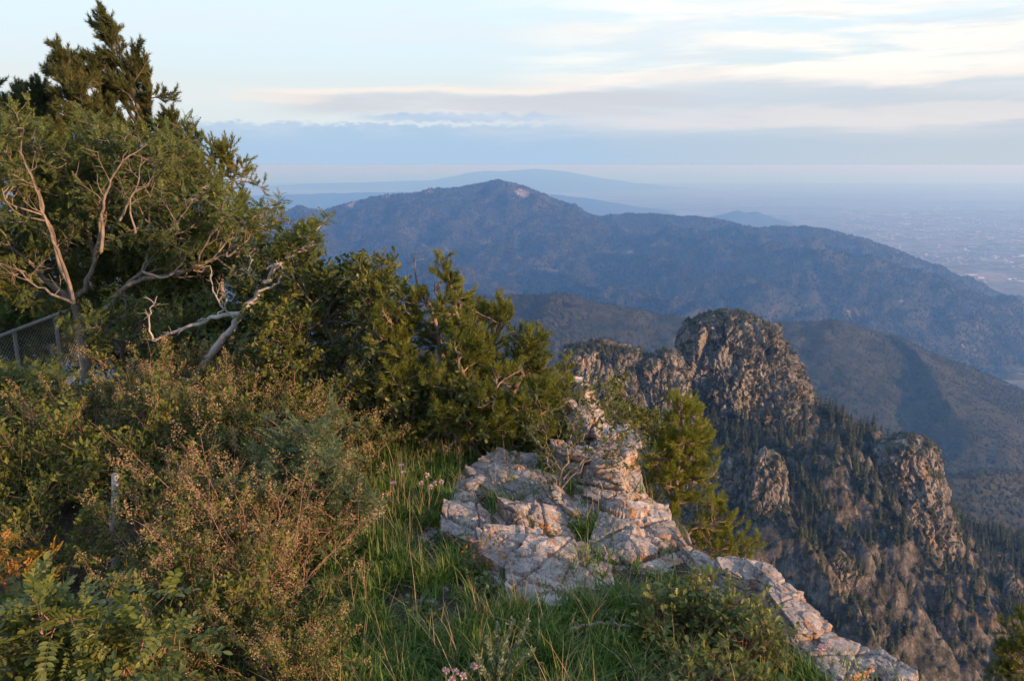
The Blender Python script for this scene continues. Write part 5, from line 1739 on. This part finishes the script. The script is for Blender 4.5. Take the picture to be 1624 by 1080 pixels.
# leafy shrub along the edge at the lower right
EDG = dict(NEARC, len=[1, .18, .09], kids=[6, 5, 0], rad=[.008, .004, .002])
for lab, seed, pts in [
        ('leafy shrub with broad lobed leaves in front of the white edge boulders', 541, [(1120, 4.0), (1090, 4.05), (1155, 4.0)]),
        ('leafy shrub sprawling on the edge above the bottom slabs', 542, [(1195, 3.75), (1165, 3.7), (1225, 3.75)]),
        ('low leafy shrub at the right end of the dense grass', 543, [(1060, 4.05), (1030, 4.1), (1090, 4.0)]),
        ('leafy shrub at the bottom edge, left of the bottom slabs', 544, [(1130, 3.45), (1090, 3.4), (1175, 3.45)])]:
    lim = []
    rg = np.random.default_rng(seed)
    b0 = gp(*pts[0])
    for q in pts:
        for u in range(3):
            e = gp(q[0] + rg.uniform(-25, 25), q[1] + rg.uniform(-.12, .12), rg.uniform(.12, .24))
            lim.append(([b0, (b0 + e) / 2 + (0, 0, .06), e], .006, .003, 6))
    broad('edge_shrub', lab, 'shrub', b0, lim, seed, [OAK], .042, M_edge, M_twig, EDG, per=2)
broad('turning_sprig', 'small yellowing seedling growing between the rounded boulder and cream slab', 'seedling', gp(770, 4.8),
      [([P(770, 905, 4.8), P(765, 880, 4.8), P(758, 862, 4.75)], .005, .002, 6), ([P(772, 905, 4.8), P(785, 890, 4.8), P(795, 875, 4.75)], .004, .002, 5)], 545, [LEAF4], .035, M_amber, M_twig, dict(NEARC, len=[1, .1, .06]), per=1)

# sage with silver spikes at the bottom
sk = Sk(551)
b0 = gp(785, 3.55)
for q in [(772, 1010, 3.5), (752, 1040, 3.5), (790, 990, 3.55), (812, 985, 3.5), (838, 985, 3.5), (846, 1030, 3.45), (762, 1060, 3.4), (800, 1050, 3.45)]:
    e = P(*q)
    d = sk.limb([b0, (b0 + e) / 2 + np.array([0, 0, .02]), e], .004, .0015, .004, 8)
    for p, p2 in zip(d[3:-1], d[4:]):
        for u in range(7):
            sk.pos.append(p + (p2 - p) * u / 7)
            sk.dir.append(unit(p2 - p))
plant('sage_plant', 'silvery sage with upright seed spikes at the bottom edge', 'herb', b0,
      {'stems': (tubes(sk.paths, 4), M_sage, True), 'leaves': (dress(sk, [LEAF4], .022, sk.rg, .7, .5, 2, .6, .6, .004), M_sage, False)})

# pink flower heads and asters
def flower(name, lab, cat, base, heads, kind, seed, group=None):
    sk = Sk(seed)
    L, C = [], []
    for e in heads:
        e = np.asarray(e)
        sk.limb([base, (base + e) / 2 + sk.rg.normal(0, .012, 3), e], .0025, .0015, .003)
        n = 16 if kind == 'aster' else 34
        a = np.arange(n) * 2 * pi / n + sk.rg.uniform(0, 1)
        if kind == 'aster':
            d = np.stack([np.cos(a), np.sin(a) - .35, np.full(n, .25)], 1)
            L.append(inst(LEAF4, np.repeat(e[None], n, 0), frames(d, sk.rg, 1, .1), .024))
            C.append(inst(LEAF4, np.repeat(e[None] + (0, 0, .004), 8, 0), frames(sk.rg.normal(0, 1, (8, 3)) + (0, 0, 1), sk.rg, 1, .3), .010))
        else:
            d = unit(sk.rg.normal(0, 1, (n, 3)) + (0, 0, .6))
            L.append(inst(LEAF4, e[None] + d * .006, frames(d, sk.rg, 1, .4), .017))
    pr = {'stems': (tubes(sk.paths, 4), M_straw, True), 'petals': (merge(L), M_petal, False)}
    if C:
        pr['flower_centre'] = (merge(C), M_amber, False)
    return plant(name, lab, cat, base, pr, group)


for k, (px, py, Y, lab) in enumerate([(637, 738, 5.7, 'highest pale lilac daisy left of the back slab'), (640, 749, 5.6, 'lilac daisy just below the highest one'), (624, 766, 5.5, 'lilac daisy lower left of the other two'), (927, 822, 5.6, 'single lilac daisy by the cliff wall')]):
    flower('aster', lab, 'flower', gp(px, Y), [P(px, py, Y)], 'aster', 560 + k)
flower('clover_flower', 'cluster of pink flower heads at the bottom edge left of the sage', 'flower', gp(722, 3.45), [P(707, 1064, 3.4), P(722, 1066, 3.45), P(735, 1072, 3.4), P(752, 1056, 3.5), P(716, 1078, 3.4)], 'ball', 571)
flower('clover_flower', 'pink flower heads on tall stalks above the white edge boulder', 'flower', gp(1118, 4.3), [P(1113, 912, 4.3), P(1122, 920, 4.3), P(1103, 924, 4.3)], 'ball', 572)
flower('dry_flower', 'dry cream flower heads on stalks left of the back slab', 'flower', gp(680, 5.6), [P(677, 753, 5.6), P(690, 766, 5.6), P(668, 766, 5.6), P(700, 764, 5.6), P(683, 772, 5.5)], 'ball', 573)
flower('dry_flower', 'two yellow seed stalks standing over the bottom grey slab', 'flower', P(1302, 1058, 3.75), [P(1303, 1026, 3.75), P(1313, 1022, 3.75), P(1298, 1034, 3.75)], 'ball', 574)

# weathered post, broken twig
b0 = gp(180, 4.9)
top = P(183, 752, 4.9)
p = np.array([b0 - (0, 0, .15), b0 + (top - b0) * .25 + (.006, 0, 0), b0 + (top - b0) * .5 + (-.004, 0, 0), b0 + (top - b0) * .8 + (.004, 0, 0), top])
V, Fc = tubes([(p, .029, .024)], 12)
cap = len(V)
V = np.vstack([V, top + (0, 0, .012)])
Fcap = np.stack([np.full(12, cap), cap - 12 + np.arange(12), cap - 12 + (np.arange(12) + 1) % 12], 1)
V = V + (fbm(V * (18, 18, 5), 3, 9) * .006)[:, None]
o = link('wooden_post', make_mesh('wooden_post', V - b0, [Fc, Fcap], True), M_post, loc=tuple(b0))
tag(o, 'short weathered grey wooden post standing in the dark shrubs', 'post')
sk = Sk(581)
sk.limb([gp(905, 4.05, .05), gp(950, 4.1, .07), gp(990, 4.1, .06), gp(1030, 4.15, .05)], .010, .006, .005)
V, Fc = tubes(sk.paths, 6)
o = link('dead_twig', make_mesh('dead_twig', V - V[0], [Fc], True), M_dead, loc=tuple(V[0]))
tag(o, 'bleached dead twig lying in the grass below the right slabs', 'twig')

# chain-link fence on the far left
mm, t = new_mat('galvanised_steel')
finish(mm and t, t.n('ShaderNodeBsdfPrincipled', {'Base Color': (.30, .285, .275, 1), 'Metallic': .2, 'Roughness': .55}).outputs[0])
fA, fB = P(-60, 556, 11.3), P(118, 488, 13.6)
fr_ = thing('chain_link_fence', 'grey chain link fence on a slope at the left edge behind the tree trunk', 'fence', (fA[0], fA[1], fA[2] - 1.7))
o3 = np.array([fA[0], fA[1], fA[2] - 1.7])
link('top_rail', make_mesh('top_rail', *(lambda vf: (vf[0] - o3, [vf[1]]))(tubes([(np.array([fA, (fA + fB) / 2, fB]), .03, .03)], 8)), True), mm, fr_)
for f in (.02, .42, .80, 1.0):
    p0 = fA + (fB - fA) * f
    link('post', make_mesh('post', *(lambda vf: (vf[0] - o3, [vf[1]]))(tubes([(np.array([p0 - (0, 0, 1.9), p0 + (0, 0, .03)]), .028, .028)], 8)), True), mm, fr_)
wires = []
Lf = np.linalg.norm(fB - fA)
hgt = 1.6
dv = (fB - fA) / Lf
for k in range(int((Lf + hgt) / .075)):
    s0 = -hgt + k * .075
    for sg in (1, -1):
        a0, a1 = (s0, s0 + hgt) if sg == 1 else (s0 + hgt, s0)
        t0, t1 = 0., 1.
        pa = np.array([a0, 0.]); pb = np.array([a1, -hgt])
        # clip to the panel
        lo = np.clip(min(a0, a1), 0, Lf); hi = np.clip(max(a0, a1), 0, Lf)
        if hi - lo < .02: continue
        f0 = (lo - a0) / (a1 - a0); f1_ = (hi - a0) / (a1 - a0)
        q0 = fA + dv * lo + (0, 0, -hgt * f0 - .02)
        q1 = fA + dv * hi + (0, 0, -hgt * f1_ - .02)
        wires.append((np.array([q0, q1]), .0030, .0030))
V, Fc = tubes(wires, 3)
link('wire_mesh', make_mesh('wire_mesh', V - o3, [Fc], False), mm, fr_)


# ------------------------------------------------------------------ grass
def blades(n, seed, hmin, hmax, wid, bend, base, mat, name, label, cat='grass'):
    rg = np.random.default_rng(seed)
    n = len(base)
    h = rg.uniform(hmin, hmax, n) * rg.uniform(.6, 1.1, n)
    a = rg.uniform(0, 2 * pi, n)
    lean = rg.uniform(.1, bend, n)
    d = np.stack([np.cos(a), np.sin(a)], 1)
    s = np.stack([-np.sin(a), np.cos(a), np.zeros(n)], 1)
    V = []
    ts = np.array([0, .35, .7, 1.0])
    for t in ts:
        out = lean * h * (t ** 1.8)
        z = h * t * (1 - .35 * lean * t)
        c = base + np.stack([d[:, 0] * out, d[:, 1] * out, z], 1)
        w = wid * (1 - t ** 1.6) * rg.uniform(.8, 1.2, n)
        if t < 1:
            V += [c - s * w[:, None], c + s * w[:, None]]
        else:
            V += [c]
    V = np.stack(V, 1)
    m = V.shape[1]
    fq = np.array([(0, 1, 3), (0, 3, 2), (2, 3, 5), (2, 5, 4), (4, 5, 6)])
    Fc = (fq[None] + (np.arange(n) * m)[:, None, None]).reshape(-1, 3)
    return tag(link(name, make_mesh(name, V.reshape(-1, 3), [Fc]), mat), label, cat, kind='stuff')


rg = np.random.default_rng(91)
n = 150000
x = rg.uniform(-2.6, 2.4, n)
y = rg.uniform(2.7, 9.2, n)
gz = ground(x, y)
bp = np.stack([x, y, gz], 1)
px, py = proj(bp)
A = inpoly(px, py, [(530, 800), (620, 790), (720, 880), (770, 975), (900, 965), (990, 950), (1120, 985), (1310, 1085), (1300, 1300), (440, 1300), (500, 1000)])
B = inpoly(px, py, [(530, 700), (700, 690), (740, 770), (700, 850), (560, 830), (500, 760)])
C_ = inpoly(px, py, [(890, 780), (960, 790), (970, 850), (930, 900), (900, 880)])
cl = fbm(np.stack([x / .22, y / .22, x * 0], 1), 3, 19)
bare = inpoly(px, py, [(600, 930), (720, 940), (735, 1000), (640, 1020), (590, 980)]) | inpoly(px, py, [(640, 840), (720, 845), (700, 880), (640, 872)])
d_ = edge(y) - x
pr = (A * 1.0 + B * .8 + C_ * .35 + .10) * np.clip(.45 + cl * 2.6, 0, 1) * (d_ > .05)
pr = np.where(bare, pr * .12, pr)
keep = rg.random(n) < pr * .36
clump = bp[keep]
reps = 9
base = np.repeat(clump, reps, 0)
seam = np.array([P(*q) for q in [(820, 884, 5.0), (868, 908, 4.85), (905, 902, 4.9), (930, 868, 5.3), (926, 838, 5.5), (812, 776, 6.1), (762, 908, 4.9), (955, 905, 4.95), (890, 890, 5.05), (945, 850, 5.4), (730, 830, 5.7),
                                 (700, 800, 5.8), (905, 925, 4.7), (960, 925, 4.8), (780, 838, 5.5), (915, 880, 5.1), (875, 880, 5.1), (840, 895, 4.95), (1095, 925, 4.7), (990, 935, 4.7)]])
seam = np.repeat(seam, 9, 0) + rg.normal(0, 1, (len(seam) * 9, 3)) * (.05, .04, .008)
base = np.vstack([base, np.repeat(seam, 6, 0)])
base = base + np.concatenate([rg.normal(0, .020, (len(base), 2)), np.full((len(base), 1), -.015)], 1)
print('grass blades', len(base))
blades(0, 5, .07, .24, .0050, 1.15, base, M_grass, 'grass', 'lush green grass growing between the rock steps and the thicket')
q = rg.random(len(clump)) < .06
base = np.repeat(clump[q], 4, 0) + np.concatenate([rg.normal(0, .02, (q.sum() * 4, 2)), np.zeros((q.sum() * 4, 1))], 1)
blades(0, 6, .2, .5, .0022, .8, base, M_straw, 'dry_grass', 'thin straw coloured dry stalks standing in the green grass')

# fallen leaves and chips on the soil
rg = np.random.default_rng(97)
n = 9000
x = rg.uniform(-2.6, 1.6, n)
y = rg.uniform(2.7, 8.5, n)
k = (edge(y) - x) > .1
x, y = x[k], y[k]
q = np.stack([x, y, ground(x, y) + .006], 1)
d = rg.normal(0, 1, (len(q), 3)) * (1, 1, .25)
V, Fc = inst(LEAF4, q, frames(d, rg, 1, .35), rg.uniform(.012, .045, len(q)))
M_lit = leaf_mat('fallen_leaves', [(0, (.05, .035, .022)), (.5, (.13, .085, .05)), (1, (.30, .22, .13))], 0, .8, .3, 5)
tag(link('leaf_litter', make_mesh('leaf_litter', V, [Fc]), M_lit), 'dry fallen leaves littering the bare soil', 'leaf litter', kind='stuff')

# broad leaved weeds among the grass
n = 30000
x = rg.uniform(-2.4, 2.3, n)
y = rg.uniform(2.8, 8.5, n)
gz = ground(x, y)
px, py = proj(np.stack([x, y, gz], 1))
A = inpoly(px, py, [(530, 700), (700, 690), (760, 880), (800, 970), (1000, 945), (1310, 1085), (1300, 1300), (420, 1300), (480, 1000)])
wn = fbm(np.stack([x / .35, y / .35, x * 0 + 3], 1), 3, 29)
k = A & (rg.random(n) < np.clip(.02 + wn * .22, 0, .2)) & (edge(y) - x > .05)
c = np.repeat(np.stack([x, y, gz], 1)[k], 9, 0)
c = c + np.concatenate([rg.normal(0, .014, (len(c), 2)), rg.uniform(.0, .10, (len(c), 1))], 1)
d = rg.normal(0, 1, (len(c), 3)) * (1, 1, .3) + (0, 0, .35)
V, Fc = inst(LEAF8, c, frames(d, rg, 1, .4), rg.uniform(.025, .06, len(c)))
tag(link('weeds', make_mesh('weeds', V, [Fc]), M_edge), 'small broad leaved weeds mixed into the green grass', 'weeds', kind='stuff')
# brush going on beyond the left edge of the view
rg = np.random.default_rng(131)
acc = []
for k in range(42):
    Y = rg.uniform(1.8, 12.5)
    x_ = -(Y + .6) * .66 - rg.uniform(.7, 4.2)
    pt = kinds[3]['leaves'] if k % 3 else kinds[1]['leaves']
    V, Fc = pt[0]
    a = rg.uniform(0, 6.28)
    s_ = rg.uniform(.8, 1.3)
    R2 = np.array([[cos(a), -sin(a), 0], [sin(a), cos(a), 0], [0, 0, 1]]) * s_
    acc.append((V @ R2.T + G(x_, Y), Fc))
V, Fc = merge(acc)
tag(link('brush', make_mesh('brush', V, [Fc]), M_shrub), 'dense leafy brush covering the slope beyond the left edge', 'brush', kind='stuff')
# ================================================================== the air
m, t = new_mat('haze_air')
vol = t.n('ShaderNodeVolumePrincipled', {'Color': (0.162, 0.40, 0.94, 1), 'Absorption Color': (0.86, 0.70, 0.0, 1), 'Density': 7.4e-5, 'Anisotropy': 0.3})
o = t.n('ShaderNodeOutputMaterial')
t.t.links.new(vol.outputs[0], o.inputs['Volume'])
x0, x1, y0, y1, z0, z1 = -72000, 72000, -31000, 72000, PLAIN - 62, 6.0
V = np.array([(x, y, z) for z in (z0, z1) for y in (y0, y1) for x in (x0, x1)], float)
Fc = np.array([(0, 2, 3, 1), (4, 5, 7, 6), (0, 1, 5, 4), (2, 6, 7, 3), (0, 4, 6, 2), (1, 3, 7, 5)])
tag(link('haze', make_mesh('haze', V, [Fc]), m), kind='stuff')
